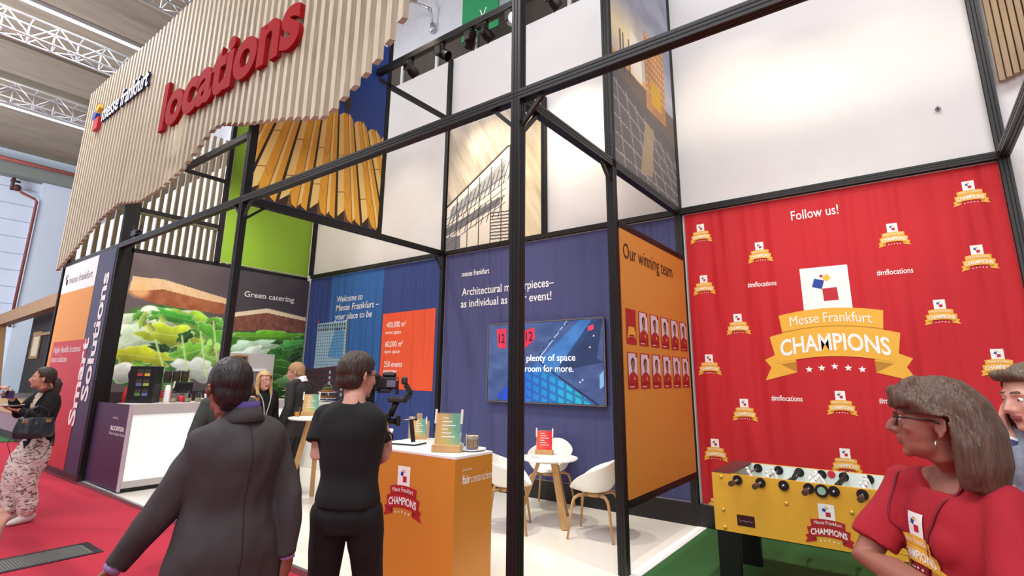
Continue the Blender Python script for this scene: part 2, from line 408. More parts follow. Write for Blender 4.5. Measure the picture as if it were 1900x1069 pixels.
# ================================================================== STAND FRAME
def post(x, y, z0, z1, label, s=.08, group='black frame posts', sy=None):
    t = thing('frame_post', label, 'post', (x, y, z0), 0, group); sy = sy or s
    h = z1-z0; m = MB().box(-s/2, s/2, -sy/2, sy/2, 0, h); m.build('profile', BLACK, t)
    g = MB()
    for o in (-s/6, s/6):
        g.box(o-.004, o+.004, -sy/2-.002, sy/2+.002, 0, h); g.box(-s/2-.002, s/2+.002, o-.004, o+.004, 0, h)
    g.build('groove', mat('groove_black', (10, 10, 11), .8), t); return t
def beam(a, b, label, s=.08, group='black frame beams', h=None):
    a, b = Vector(a), Vector(b); t = thing('frame_beam', label, 'beam', a, 0, group); d = b-a; h = h or s
    MB().bar((0, 0, 0), d, s, h).build('profile', BLACK, t)
    g = MB(); u = d.normalized(); sd = u.cross(Vector((0, 0, 1)))
    for o in (-h/6, h/6):
        g.bar(Vector((0, 0, o)), d+Vector((0, 0, o)), s+.004, .006); g.bar(sd*o, d+sd*o, .006, h+.004)
    g.build('groove', MATS['groove_black'], t); return t
def brace(p, q, par, s=.03):
    MB().bar(p, q, s, s).build('brace', BLACK, par, world=True)
YF, YB = 2.905, 6.375
ps = {}
ps['p0'] = post(-13.36, YF, PF, 7.5, 'black post behind the outer edge of the slatted facade')
ps['p1'] = post(-10.32, YF+.07, PF, 7.5, 'black post beside the sandwich picture and the blue solutions panel', .08, sy=.22)
ps['p3'] = post(-6.24, YF, PF, 7.5, 'slim black front post standing before the green catering picture')
ps['pc'] = post(-2.12, YF, PF, 7.5, 'thick black front post at the corner before the screen wall')
ps['pr'] = post(.95, YF, PF, 7.5, 'black front post at the outer end of the games area')
ps['p2'] = post(-2.12, 4.465, PF, 7.5, 'black post at the near edge of the winning team board')
ps['c1'] = post(-2.12, YB, PF, 7.5, 'black corner post between the orange board and the red wall')
ps['c2'] = post(-6.24, YB, PF, 7.5, 'black rear post between the two blue walls', .07)
ps['c3'] = post(-10.225, YB, 3.76, 7.5, 'black rear post between the lime panel and white wall', .07)
ps['c4'] = post(.95, YB, PF, 7.5, 'black corner post at the outer edge of the red wall')
ps['u1'] = post(-6.24, 4.95, 3.76, 7.5, 'black upper post at the side of the golden facade picture', .07)
ps['u2'] = post(-10.28, 4.42, 3.72, 7.5, 'black upper post between timber slats and lime panel')
ps['u3'] = post(-4.15, YB, 3.76, 6.02, 'short black post at the side of the grey building picture', .07)
ZB = 3.722
b_front = beam((-13.4, YF, ZB), (1.0, YF, ZB), 'long black front beam running across the whole stand', .082)
bl = beam((-10.32, YF+.14, ZB-.05), (-10.32, YB-.04, ZB-.05), 'black beam over the sandwich picture')
b3 = beam((-6.24, YF+.04, ZB), (-6.24, YB-.04, ZB), 'black cross beam under the golden facade picture')
b2 = beam((-2.12, YF+.04, ZB), (-2.12, YB-.04, ZB), 'black cross beam under the solar panel picture')
br = beam((.95, YF+.04, ZB), (.95, YB-.04, ZB), 'black cross beam above the outer end of the games area')
beam((-10.2, YB+.005, ZB), (-6.28, YB+.005, ZB), 'black rear beam above the welcome wall', .07)
beam((-6.2, YB+.005, ZB), (-2.16, YB+.005, ZB), 'black rear beam above the screen wall', .07)
beam((-2.08, YB+.005, ZB), (.91, YB+.005, ZB), 'black rear beam above the red wall', .075)
beam((-10.28, YF+.18, 4.40), (-10.28, 4.38, 4.40), 'lower black rail in front of the timber slats', .06)
beam((-10.28, YF+.18, 5.32), (-10.28, 4.38, 5.32), 'upper black rail in front of the timber slats', .06)
beam((-6.24, 4.75, 6.26), (-6.24, YB-.04, 6.26), 'black upper beam from the spotlight rail to white wall', .07)
b_spot = beam((-6.24, 4.72, 6.36), (1.0, 4.72, 6.36), 'black upper beam carrying the spotlights', .09)
beam((-2.10, 4.505, 3.11), (-2.10, YB-.04, 3.11), 'black rail along the top of the winning team board', .06)
beam((-2.10, 4.505, .585), (-2.10, YB-.04, .585), 'black rail along the bottom of the winning team board', .06)
brace((-6.24, YF, 3.48), (-6.04, YF, 3.69), ps['p3']); brace((-6.24, YF, 3.48), (-6.44, YF, 3.69), ps['p3']); brace((-6.24, YF+.02, 3.48), (-6.24, YF+.26, 3.69), ps['p3'])
brace((-2.12, YF, 3.45), (-1.88, YF, 3.69), ps['pc']); brace((-2.12, YF, 3.45), (-2.36, YF, 3.69), ps['pc']); brace((-2.12, YF+.02, 3.42), (-2.12, YF+.26, 3.69), ps['pc'])
brace((-6.24, YB-.02, 3.45), (-6.44, YB-.02, 3.69), ps['c2']); brace((-2.12, 4.46, 3.5), (-2.12, 4.26, 3.69), ps['p2'])
for x0, x1, n in ((-10.2, -6.28, 1), (-6.2, -2.16, 2), (-2.08, .91, 3)):
    tag(MB().box(x0, x1, 6.34, 6.41, PF, .27).build('baseboard_%d' % n, BLACK), kind='structure')

# spotlights on the upper beam
def spotlight(x, aim, label, lit, power=160):
    t = thing('spotlight', label, 'spotlight', (x, 4.72, 6.31), 0, 'spotlights on the upper beam')
    MB().box(-.03, .03, -.03, .03, -.10, 0).build('bracket', BLACK, t)
    d = Vector(aim).normalized(); c = Vector((0, 0, -.16)); q = d.to_track_quat('Z', 'Y').to_matrix().to_4x4(); M = Matrix.Translation(c) @ q
    MB().lathe([(.0, -.12), (.05, -.12), (.065, -.09), (.065, 0), (.08, .02), (.08, .12), (.072, .12), (.06, .04), (0, .04)], seg=16).xf(M).build('lamp_head', mat('spot_black', (22, 21, 22), .4, .2) if lit != 2 else mat('spot_silver', (150, 152, 156), .35, .7), t, 'auto')
    MB().box(-.05, .05, -.1, -.06, -.05, .08).xf(Matrix.Translation(c)).build('driver_box', BLACK, t)
    if lit: MB().lathe([(0, .1), (.07, .1), (.07, .105), (0, .105)], seg=16).xf(M).build('lens', mat('spot_lens_lit', (255, 250, 225), .3, emit=6), t)
    if lit:
        p = Vector((x, 4.72, 6.31))+c+d*.2; spot('spotlight_beam', p, p+d, power, 62, .9)
SP = [(-5.45, (.1, .9, -.55), 'lit black spotlight nearest the golden facade picture', 1), (-4.8, (.7, .2, -.5), 'unlit black spotlight, second along the upper beam', 0),
      (-4.25, (-.6, .4, -.5), 'unlit black spotlight beside the lit one in mid beam', 0), (-4.0, (.25, .85, -.5), 'lit black spotlight in the middle of the upper beam', 1),
      (-3.55, (.55, -.5, -.35), 'silver spotlight turned outward beside the thick corner post', 2), (-2.95, (.4, .8, -.6), 'black spotlight just past the thick corner post', 0)]
for x, a, lb, lt in SP: spotlight(x, a, lb, lt, 150 if lt == 1 else 40)
# added spots without fixtures, out of view, brightening walls, sandwich print and floor
for x, tx, tz, pw in ((-9.2, -9.3, 3.3, 150), (-7.4, -7.3, 3.4, 200), (-1.2, -1.4, 3.8, 240), (.2, .2, 3.6, 170), (-5.2, -5.3, 2.6, 150), (-2.8, -3.0, 3.6, 190)):
    spot('fill_spot', (x, 4.3, 6.9), (tx, 6.42, tz), pw, 66, 1)
for x, ty in ((-8.3, 4.6), (-7.6, 3.6)): spot('fill_spot', (x, 3.3, 6.9), (-10.28, ty, 2.6), 520, 60, 1, (1, .93, .82))
for x, y in ((-7.5, 4.6), (-4.6, 4.6), (-3.2, 3.9), (-.4, 4.4)): spot('fill_spot', (x, 4.0, 7.0), (x, y, 0), 620, 75, 1, (1, .94, .84))

# added spots without fixtures, brightening the white upper wall
for x in (-9.0, -7.2, -5.2, -3.4, -1.3, .2): spot('wall_wash', (x, 3.3, 3.95), (x, 6.42, 4.55), 42, 90, 1, (1, .90, .70), .1)
for x in (-4.5, -1.5): spot('wall_wash', (x, 3.2, 8.2), (x, 6.42, 6.4), 40, 110, 1, (.92, .95, 1), .2)
t = thing('floodlight', 'small black floodlight standing on the front beam beside the sandwich picture', 'floodlight', (-9.72, 2.905, 3.765))
MB().bevbox(-.11, .11, -.05, .05, .03, .13, .012).build('lamp_housing', BLACK, t); MB().tube([(-.13, 0, .02), (-.16, 0, .10), (-.17, 0, .24)], .008, 6).tube([(.10, 0, .08), (.15, 0, .16), (.19, 0, .26)], .008, 6).build('bracket', BLACK, t, True); MB().box(-.05, .05, -.03, .03, 0, .03).build('foot', BLACK, t)

# ================================================================== SLATTED FACADE
t = thing('slatted_facade', 'tall facade of upright pale timber slats with a wavy lower edge', 'facade', (-13.4, 2.83, 3.7))
BOT = [(-13.45, 3.62), (-12.85, 3.80), (-11.3, 4.31), (-10.4, 4.45), (-9.4, 4.29), (-8.6, 4.35), (-8.0, 4.47), (-7.2, 4.84), (-6.9, 4.87), (-6.3, 4.69), (-5.28, 4.45), (-4.47, 4.22), (-4.25, 4.33), (-3.99, 4.43), (-3.68, 4.59), (-3.47, 4.79), (-3.23, 5.03), (-2.2, 6.3)]
def zb(x):
    for (a, p), (b, q) in zip(BOT, BOT[1:]):
        if a <= x <= b: return p+(q-p)*(x-a)/(b-a)
    return BOT[-1][1]
m = MB(); x = -13.42
while x < -2.3:
    zz = zb(x+.03); m.add([(x, 2.765, zz-.02), (x+.07, 2.765, zz+.01), (x+.07, 2.835, zz+.03), (x, 2.835, zz), (x, 2.765, 7.52), (x+.07, 2.765, 7.52), (x+.07, 2.835, 7.52), (x, 2.835, 7.52)],
        [(3, 2, 1, 0), (4, 5, 6, 7), (0, 1, 5, 4), (1, 2, 6, 5), (2, 3, 7, 6), (3, 0, 4, 7)]); x += .164
m.build('slats', SLATW, t, world=True)
MB().box(-13.4, -6.5, 2.837, 2.862, 4.95, 5.03).box(-13.4, -2.4, 2.837, 2.862, 6.7, 6.78).build('support_rail', BLACK, t, world=True)
MB().box(-8.1, -6.3, 2.87, 2.93, 4.55, 4.63).build('support_rail', BLACK, t, world=True)
t = thing('slatted_end_wall', 'end wall of spaced timber slats seen behind the front posts', 'slat wall', (-13.4, 4.6, 3.7))
m = MB(); y = 2.95
WB = [(2.9, 3.3), (4.6, 4.05), (4.95, 4.2), (5.4, 4.0), (5.85, 3.8), (6.4, 3.7)]
def zb2(y):
    for (a, p), (b, q) in zip(WB, WB[1:]):
        if a <= y <= b: return p+(q-p)*(y-a)/(b-a)
    return 3.7
while y < 6.38: m.box(-13.44, -13.36, y, y+.075, zb2(y), 7.52); y += .155
m.build('slats', wood('pine_slat_grey', (178, 160, 140), 2, .12), t, world=True)
MB().box(-13.36, -13.32, 2.9, 6.4, 5.1, 5.16).box(-13.36, -13.32, 2.9, 6.4, 6.4, 6.46).build('cross_rail', SLATW, t, world=True)
# red letters and company mark on the facade
LR = mat('sign_red', (150, 20, 28), .75, var=.03, spec=.15)
t = thing('facade_sign', 'large raised red letters reading locations on the timber slats', 'sign', (-8.9, 2.79, 5.33))
V, Fc = glyphs('locations', .034, False, 0.0, .08, 6); X0 = min(p[0] for p in V); X1 = max(p[0] for p in V); HL = max(p[1] for p in V)
bmx = bmesh.new(); vv = [bmx.verts.new((-8.9+(p[0]-X0)*3.86/(X1-X0), 2.735-p[2]*.37, 5.33+p[1]*.775/HL)) for p in V]
for f in Fc:
    try: bmx.faces.new([vv[i] for i in f])
    except ValueError: pass
bmesh.ops.remove_doubles(bmx, verts=bmx.verts[:], dist=1e-5)
seen = set(); groups = []
for v in bmx.verts:
    if v in seen: continue
    st = [v]; g = []; seen.add(v)
    while st:
        a = st.pop(); g.append(a)
        for e in a.link_edges:
            b = e.other_vert(a)
            if b not in seen: seen.add(b); st.append(b)
    groups.append(g)
gi = [(min(p.co.x for p in g), max(p.co.x for p in g), g) for g in groups]; gi.sort(key=lambda q: q[0]); merged = []
for a, b, g in gi:
    if merged and a < merged[-1][1]-.05: merged[-1][2].extend(g); merged[-1][1] = max(b, merged[-1][1])
    else: merged.append([a, b, list(g)])
for a, b, g in merged:
    ix = {v: i for i, v in enumerate(g)}; fs = set(f for v in g for f in v.link_faces)
    m = MB(); m.add([v.co.copy() for v in g], [[ix[v] for v in f.verts] for f in fs]); m.build('letter', LR, t, world=True)
bmx.free()
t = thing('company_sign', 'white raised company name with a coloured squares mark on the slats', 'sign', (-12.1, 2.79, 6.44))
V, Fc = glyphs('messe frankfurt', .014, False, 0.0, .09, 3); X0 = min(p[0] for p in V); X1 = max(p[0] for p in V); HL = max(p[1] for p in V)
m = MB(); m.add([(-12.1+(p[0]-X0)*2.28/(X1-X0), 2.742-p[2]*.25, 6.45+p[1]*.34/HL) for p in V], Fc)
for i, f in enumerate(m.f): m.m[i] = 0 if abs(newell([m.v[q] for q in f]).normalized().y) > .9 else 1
m.build('lettering', [mat('sign_white', (252, 252, 254), .4, var=.01, emit=.25), mat('sign_return_shade', (34, 38, 74), .4)], t, world=True)  # letter sides painted navy for their shadow; fronts given a faint glow
pl = planeY(2.764)
def slab(poly, d, mi, par):
    mm = MB(); n = len(poly); vs = [pl.pt(a, b, 0) for a, b in poly]+[pl.pt(a, b, d) for a, b in poly]
    mm.add(vs, [list(range(n)), list(range(2*n-1, n-1, -1))]+[(i, (i+1) % n, n+(i+1) % n, n+i) for i in range(n)]); mm.build('mark_square', mi, par, world=True)
slab(sq(-12.35, 6.47, .25, 2), .07, MRED, t); slab(sq(-12.53, 6.68, .17, -20), .07, MBLUE, t); slab(sq(-12.40, 6.83, .13, 40), .07, MYEL, t); slab(sq(-12.46, 6.92, .05, 5), .07, MRED, t)

t = thing('wall_hook', 'small metal ring hook high on the white wall above the red wall', 'hook', (.555, 6.40, 4.32)); MB().tube([(.018*math.cos(a), -.012, .018*math.sin(a)) for a in np.linspace(0, 2*math.pi, 17)], .006, 8, cap=False).tube([(0, 0.015, .0), (0, -.012, .03)], .008, 6).build('ring', mat('hook_steel', (120, 118, 116), .4, .7), t, True)
# ================================================================== PRINTED WALLS
pb = planeY(6.40)
def banner(name, label, cat, pl, a0, a1, b0, b1, m, th=.03, edge=None):
    c = pl.pt((a0+a1)/2, b0, 0); t = thing(name, label, cat, c)
    mm = MB(); P = [(a0, b0), (a1, b0), (a1, b1), (a0, b1)]; vs = [pl.pt(a, b, -th) for a, b in P]+[pl.pt(a, b, 0) for a, b in P]
    mm.add(vs, [(3, 2, 1, 0), (4, 5, 6, 7), (0, 1, 5, 4), (1, 2, 6, 5), (2, 3, 7, 6), (3, 0, 4, 7)]); mm.build('fabric', m, t, world=True)
    if edge:
        e = MB(); w_ = .012
        for q in ((a0, a1, b0, b0+w_), (a0, a1, b1-w_, b1), (a0, a0+w_, b0, b1), (a1-w_, a1, b0, b1)): e.poly(pl, [(q[0], q[2]), (q[1], q[2]), (q[1], q[3]), (q[0], q[3])], .002)
        e.build('edging', edge, t, world=True)
    return t
EDGE = mat('silver_keder_edge', (170, 165, 165), .4, .4)
def line(t, mt, pl, *a, **k):
    m = MB(); text(m, pl, *a, **k); return m.build('lettering', mt, t, world=True, fix=False)
# --- red champions wall
RED = fabric('red_wall_fabric', (194, 28, 40), .30, 5.5, 0)
t = banner('red_banner', 'tall red printed wall with champions emblems and a follow us line', 'banner', pb, -2.06, .92, .27, 3.685, RED, .012, EDGE)
m = MB(); emblem(m, pb, -.607, 2.615, 1.0); m.build('emblem', EM_GOLD, t, world=True, fix=False)
sm = [(-1.859, 3.481), (-1.211, 3.155), (-1.864, 2.835), (-1.512, 2.343), (-1.867, 1.888), (-1.52, 1.392), (-1.868, .941), (.04, 3.17), (.672, 3.486), (.647, 2.856), (.311, 2.368), (-.591, 1.5), (.653, 1.896), (-.61, .943), (-1.865, .40), (.30, 1.40), (.66, .92), (.1, .45), (-1.2, .47)]
em0 = None
for x, z in sm:
    if em0 is None:
        m = MB(); emblem(m, pb, 0, 0, .2, True, .0012); em0 = m.build('emblem', EM_GOLD, t, world=True, fix=False); e = em0
    else: e = em0.copy(); col.objects.link(e)
    e.location = (x, 0, z)
m = MB()
for a, b, wd in ((-1.371, 2.705, .302), (-.14, 2.713, .295), (-1.233, 1.45, .298), (-.27, 1.455, .3)): line(t, PW, pb, '#mflocations', a, b-.02, wd, .055, .004, 0, .01)
line(t, PW, pb, 'Follow us!', -.853, 3.40, .455, .105, .004, 0, .006)
# --- screen wall (dark blue)
BLUED = fabric('indigo_wall_fabric', (70, 74, 122), .38, 5.5, 0)
t = banner('screen_wall_banner', 'dark indigo printed wall about architectural masterpieces behind the screen', 'banner', pb, -6.19, -2.16, .27, 3.685, BLUED, .012, EDGE)
line(t, PW, pb, 'messe frankfurt', -5.81, 3.275, .59, .085, .004, 0, .015); line(t, PW, pb, 'Architectural masterpieces\u2013', -5.805, 2.95, 1.80, .125, .004, 0, .008, True); line(t, PW, pb, 'as individual as your event!', -5.815, 2.755, 1.77, .125, .004, 0, .008, True)
# --- welcome wall (blue)
BLUEW = fabric('royal_blue_wall_fabric', (46, 66, 132), .38, 6, 0)
t = banner('welcome_banner', 'royal blue printed welcome wall with a tower and an orange field', 'banner', pb, -10.24, -6.285, .27, 3.685, BLUEW, .012, EDGE)
MB().poly(pb, [(-9.44, 1.2), (-7.80, 1.2), (-7.80, 3.675), (-9.44, 3.675)], .002).build('light_blue_field', fabric('mid_blue_fabric', (42, 98, 170), .38, 6, 0), t, world=True, fix=False)
MB().poly(pb, [(-7.76, 1.42), (-6.39, 1.40), (-6.39, 2.79), (-7.76, 2.77)], .004).build('orange_field', fabric('orange_red_fabric', (238, 88, 48), .38, 6, 0), t, world=True, fix=False)
m = MB(); tw = [(-9.835, 1.77), (-8.82, 1.8), (-8.845, 2.72), (-9.83, 2.69)]; m.poly(pb, tw, .004, 0); m.poly(pb, [(-8.82, 1.8), (-8.74, 1.8), (-8.77, 2.70), (-8.845, 2.72)], .0045, 2)
m.poly(pb, [(-9.4, 2.0), (-8.9, 1.95), (-8.9, 2.5), (-9.2, 2.6)], .0045, 5)
for i in range(1, 13): x = -9.83+i*.0775; m.poly(pb, [(x-.005, 1.78), (x+.005, 1.78), (x+.003, 2.70), (x-.007, 2.70)], .005, 2)
for j in range(1, 14): z = 1.78+j*.063; m.poly(pb, [(-9.835, z-.004), (-8.825, z+.006), (-8.825, z+.014), (-9.835, z+.004)], .005, 2)
for j in range(2):
    for i in range(12): x = -9.8+i*.079; m.poly(pb, sq(x+.02, 2.56+j*.085, .045), .0055, 3)
m.poly(pb, [(-10.2, 1.2), (-8.0, 1.2), (-8.0, 1.86), (-8.82, 1.84), (-10.2, 1.75)], .006, 4)
for j in range(5):
    for i in range(16):
        x = -10.1+i*.135; z = 1.25+j*.105
        m.poly(pb, [(x, z), (x+.055, z), (x+.055, z+.06), (x, z+.06)], .007, 0 if (i*7+j*3) % 3 == 0 and 3 < i < 14 else 3)
m.poly(pb, sq(-9.80, 2.73, .04), .007, 6); m.poly(pb, sq(-8.86, 2.76, .03), .007, 6)
m.build('tower_print', [mat('tower_glass_print', (160, 192, 214), .6), DARK, mat('tower_line_print', (70, 96, 128), .6), mat('tower_dark_print', (34, 40, 62), .6), mat('brick_print', (74, 46, 58), .6), mat('tower_sky_print', (92, 150, 205), .6), mat('beacon_print', (230, 60, 110), .6)], t, world=True, fix=False)
m = MB()
for tx, a, b, wd in (('Welcome to', -9.24, 3.10, .83), ('Messe Frankfurt \u2013', -9.25, 2.92, 1.36), ('your place to be', -9.263, 2.74, 1.17)): line(t, PW, pb, tx, a, b, wd, .125, .005, 0, .004, True, .12)
for tx, a, b, wd, c in (('400,000 m\u00b2', -7.64, 2.51, .52, .10), ('event space', -7.655, 2.39, .42, .065), ('60,000 m\u00b2', -7.646, 2.16, .47, .10), ('open space', -7.655, 2.045, .41, .065), ('250 events', -7.645, 1.80, .48, .10), ('every year', -7.65, 1.70, .36, .065)):
    line(t, PW, pb, tx, a, b, wd, c, .006, 0, .006)
# skyline cut at the bottom of the wall behind the podium (printed)
m = MB()
for x0, x1, z1 in ((-6.92, -6.76, .98), (-6.73, -6.6, 1.04), (-6.6, -6.42, .93)): m.poly(pb, [(x0, .3), (x1, .3), (x1, z1), (x0, z1)], .004, 0)
m.build('skyline_print', [mat('skyline_print_beige', (176, 150, 128), .6)], t, world=True, fix=False)

# --- sandwich wall
px_ = planeX(-10.26)
t = thing('sandwich_banner', 'large photo print of green salad sandwiches behind the bar', 'banner', (-10.28, 4.8, PF))
MB().box(-10.36, -10.27, 3.092, 6.38, PF, 3.64).build('panel', DARK, t, world=True)
p = Pic(3.08, 6.38, .04, 3.64, 300, 330); A, B = p.A, p.B
p.fill(np.stack([92-30*p.U+20*fbm(p.U, p.V, 6, 6, 1), 82-26*p.U+18*fbm(p.U, p.V, 6, 6, 1), 86-18*p.U+14*fbm(p.U, p.V, 6, 6, 1)], -1))
p.fill((52, 40, 38), (B < 1.35)*.9)
n1 = fbm(p.U, p.V, 26, 26, 3); n2 = fbm(p.U, p.V, 10, 12, 9); n3 = fbm(p.U, p.V, 60, 60, 14)
L1 = np.clip(p.ell(3.8, 2.2, 1.02, .66, 0, .12)+p.ell(3.6, 1.72, .75, .34, 0, .15), 0, 1); p.fill(np.stack([36+50*n1, 84+70*n1, 34+30*n1], -1), L1)
r5 = np.random.default_rng(12)
def leaf(cx, cy, rx, ry, rot, c, edge=(232, 246, 226)):
    c_, q_ = math.cos(R(rot)), math.sin(R(rot)); x = ((A-cx)*c_+(B-cy)*q_)/rx; y = (-(A-cx)*q_+(B-cy)*c_)/ry; wob = 1+.16*np.sin(np.arctan2(y, x)*5+cx*9)+.10*np.sin(np.arctan2(y, x)*9+cy*7); d = np.sqrt(x*x+y*y)/wob
    sh = np.clip(.62+.55*(y*.5+.5), 0, 1.25)*(.8+.35*n1); p.fill(np.stack([c[0]*sh, c[1]*sh, c[2]*sh], -1), np.clip((1-d)/.10, 0, 1)); p.fill(edge, np.clip(1-np.abs(d-.93)/.07, 0, 1)*.55); p.fill((236, 250, 214), np.clip(1-np.abs(y)/.06, 0, 1)*(d < .8)*.45)
for a in ((3.5, 2.55, .55, .20, 12, (216, 236, 206)), (4.2, 2.55, .55, .18, -14, (150, 200, 60)), (3.35, 2.2, .38, .30, 30, (206, 232, 200)), (4.45, 2.3, .34, .22, -30, (92, 176, 56)), (3.8, 2.3, .5, .2, -4, (188, 214, 52)), (3.45, 1.92, .48, .17, -6, (196, 206, 44)), (4.15, 2.0, .3, .2, 20, (120, 196, 62)), (4.5, 1.95, .2, .3, -20, (150, 212, 92)), (3.3, 1.66, .42, .15, 4, (230, 240, 230)), (4.3, 1.72, .42, .2, -6, (228, 238, 230)), (3.85, 2.62, .4, .1, -10, (70, 176, 56)), (4.05, 2.28, .16, .1, 40, (36, 90, 34)), (3.7, 2.08, .2, .07, -10, (30, 76, 30)), (4.62, 2.55, .16, .12, -20, (110, 200, 70)), (3.95, 1.5, .3, .1, 8, (96, 186, 60))): leaf(*a)
for k in range(16):
    x, y = 3.25+1.4*r5.random(), 1.5+1.15*r5.random(); g = r5.random(); leaf(x, y, .06+.08*r5.random(), .04+.04*r5.random(), 180*r5.random(), (80+120*g, 170+50*g, 50+50*g))
for q in ((4.0, 2.3, 4.25, 1.4), (4.3, 2.4, 4.5, 1.6), (3.6, 2.2, 3.9, 1.45), (4.5, 2.6, 4.65, 1.9)): p.fill((196, 226, 150), p.line((q[0], q[1]), (q[2], q[3]), .018)*.9)
brd = p.inpoly([(3.12, 3.22), (3.6, 3.22), (4.4, 3.06), (5.02, 2.95), (5.08, 2.80), (4.78, 2.74), (3.9, 2.78), (3.4, 2.84), (3.1, 2.95)])
p.fill(np.stack([190-60*n1, 120-50*n1, 80-40*n1], -1), brd); p.fill(np.stack([240-20*n3, 214-30*n3, 170-30*n3], -1), p.inpoly([(3.12, 3.24), (3.6, 3.25), (4.4, 3.10), (5.02, 2.99), (5.0, 2.92), (4.3, 2.98), (3.6, 3.08), (3.3, 3.02), (3.1, 3.0)])*.95)
p.fill((236, 190, 130), p.ell(3.25, 3.02, .2, .16, 0, .5)*.8)
m2 = A > 4.86
p.fill(np.stack([62+20*n2, 58+18*n2, 66+18*n2], -1), m2*1.0)
p.fill(np.stack([96+60*n3, 58+44*n3, 46+36*n3], -1), p.inpoly([(4.86, 2.78), (5.6, 2.9), (6.38, 2.82), (6.38, 2.52), (5.6, 2.52), (4.86, 2.44)]))
p.fill((244, 226, 196), p.inpoly([(4.86, 2.80), (5.5, 2.95), (6.38, 2.84), (6.38, 2.77), (5.5, 2.86), (4.86, 2.72)])*.95)
lw = p.inpoly([(4.86, 2.44), (5.6, 2.5), (6.38, 2.5), (6.38, .8), (4.86, .8)])
p.fill(np.stack([20+70*n1, 60+110*n1, 24+30*n1], -1), lw)
for a in ((5.6, 2.40, .75, .11, 4, (104, 186, 40)), (5.3, 2.18, .5, .13, 8, (196, 234, 206)), (5.2, 1.98, .42, .17, 20, (220, 240, 224)), (6.1, 2.25, .32, .10, 12, (86, 188, 88)), (5.9, 1.8, .42, .16, -6, (60, 124, 40)), (6.15, 1.5, .34, .12, 0, (120, 176, 110)), (5.05, 1.85, .2, .12, 0, (70, 190, 60)), (6.2, 2.0, .18, .1, 30, (34, 80, 30))): leaf(*a)
p.build('photo_print', px_, paint_mat('photo_print_matt', .55), t, -.004)
m = MB(); text(m, px_, 'Green catering', 5.004, 3.135, 1.06, .105, .004, 0, .006, True); m.build('lettering', PW, t, world=True, fix=False)
# --- lime panel above
t = banner('lime_panel', 'plain lime green panel above the catering picture', 'panel', planeX(-10.27), 4.47, 6.33, 3.73, 7.4, fabric('lime_fabric', (140, 184, 52), .1, 2, 1), .05, mat('pale_edge', (190, 214, 150), .5))
# --- golden facade picture (upper level, hung between p3 and u1)
t = thing('golden_facade_picture', 'upper photo print of a golden folded facade under blue sky', 'picture', (-6.24, 3.95, 3.77))
MB().box(-6.27, -6.215, 2.96, 4.905, 3.775, 6.9).build('panel', DARK, t, world=True)
pg = planeX(-6.21); m = MB(); m.poly(pg, [(2.96, 3.775), (4.905, 3.775), (4.905, 6.9), (2.96, 6.9)], .001, 0)
def clipy(P, lim=2.962, hi=4.903):
    for sgn, L_ in ((1, lim), (-1, hi)):
        out = []
        for q in range(len(P)):
            a, c_ = P[q], P[(q+1) % len(P)]; ia, ic = sgn*(a[0]-L_) >= 0, sgn*(c_[0]-L_) >= 0
            if ia: out.append(a)
            if ia != ic: s_ = (L_-a[0])/(c_[0]-a[0]); out.append((L_, a[1]+(c_[1]-a[1])*s_))
        P = out
        if len(P) < 3: return None
    return P
def gp(P, d, mi):
    P = clipy(P)
    if P: m.poly(pg, P, d, mi)
for i in range(-6, 4):
    y0, w0 = 4.15+i*.44, .44; y1, w1 = 4.06+i*.25, .25; tp = 5.42-.03*max(0, i) if i > -1 else 6.9
    if i < 0: q_ = (6.9-3.78)/(5.4-3.78); y1 = y0+(y1-y0)*q_; w1 = w0+(w1-w0)*q_
    X = lambda u_, z_: (lambda s_: (y0+w0*u_)*(1-s_)+(y1+w1*u_)*s_)((z_-3.78)/(tp-3.78))
    G = lambda u0, u1, z0a, z0b, z1a, z1b, d, mi: gp([(X(u0, z0a), z0a), (X(u1, z0b), z0b), (X(u1, z1b), z1b), (X(u0, z1a), z1a)], d, mi)
    G(0, 1, 3.78, 3.78, tp-.1, tp-.1, .002, 3)
    G(.10, .36, 3.84, 3.95, tp-.06, tp, .003, 2); G(.36, .66, 3.86, 3.79, tp, tp+.02, .003, 1); G(.66, .69, 3.79, 3.79, tp, tp, .0035, 5); G(.69, .80, 3.82, 3.88, tp-.02, tp+.03, .003, 2); G(.80, 1.0, 3.84, 3.79, tp+.03, tp-.05, .003, 1)
    gp([(X(.36, 3.79), 3.79), (X(.52, 3.79), 3.79), (X(.36, 4.0), 4.0)], .004, 4)
    for k in (.28, .62): z_ = 3.78+1.6*k; gp([(X(.10, z_-.03), z_-.03), (X(.36, z_), z_), (X(.52, z_-.12), z_-.12), (X(.66, z_+.04), z_+.04), (X(.66, z_+.03), z_+.03), (X(.52, z_-.13), z_-.13), (X(.36, z_-.01), z_-.01), (X(.10, z_-.04), z_-.04)], .0044, 5)
bd = [(4.20, 5.83), (4.30, 5.87), (4.36, 6.08), (4.42, 5.98), (4.43, 5.84), (4.50, 5.81), (4.42, 5.78), (4.41, 5.66), (4.34, 5.60), (4.33, 5.72), (4.30, 5.78), (4.2, 5.8)]
m.poly(pg, [(4.20+(y_-4.35)*.75, 5.60+(z_-5.84)*.75) for y_, z_ in bd], .006, 6)
m.build('print', [mat('sky_print', (30, 68, 150), .55), mat('fin_gold_print', (236, 172, 52), .55, var=.06), mat('fin_pale_print', (252, 216, 132), .55, var=.04), mat('fin_dark_print', (52, 38, 30), .55), mat('fin_foot_print', (120, 84, 50), .55), mat('fin_line_print', (150, 92, 26), .55), mat('bird_print', (66, 54, 46), .6)], t, world=True, fix=False)
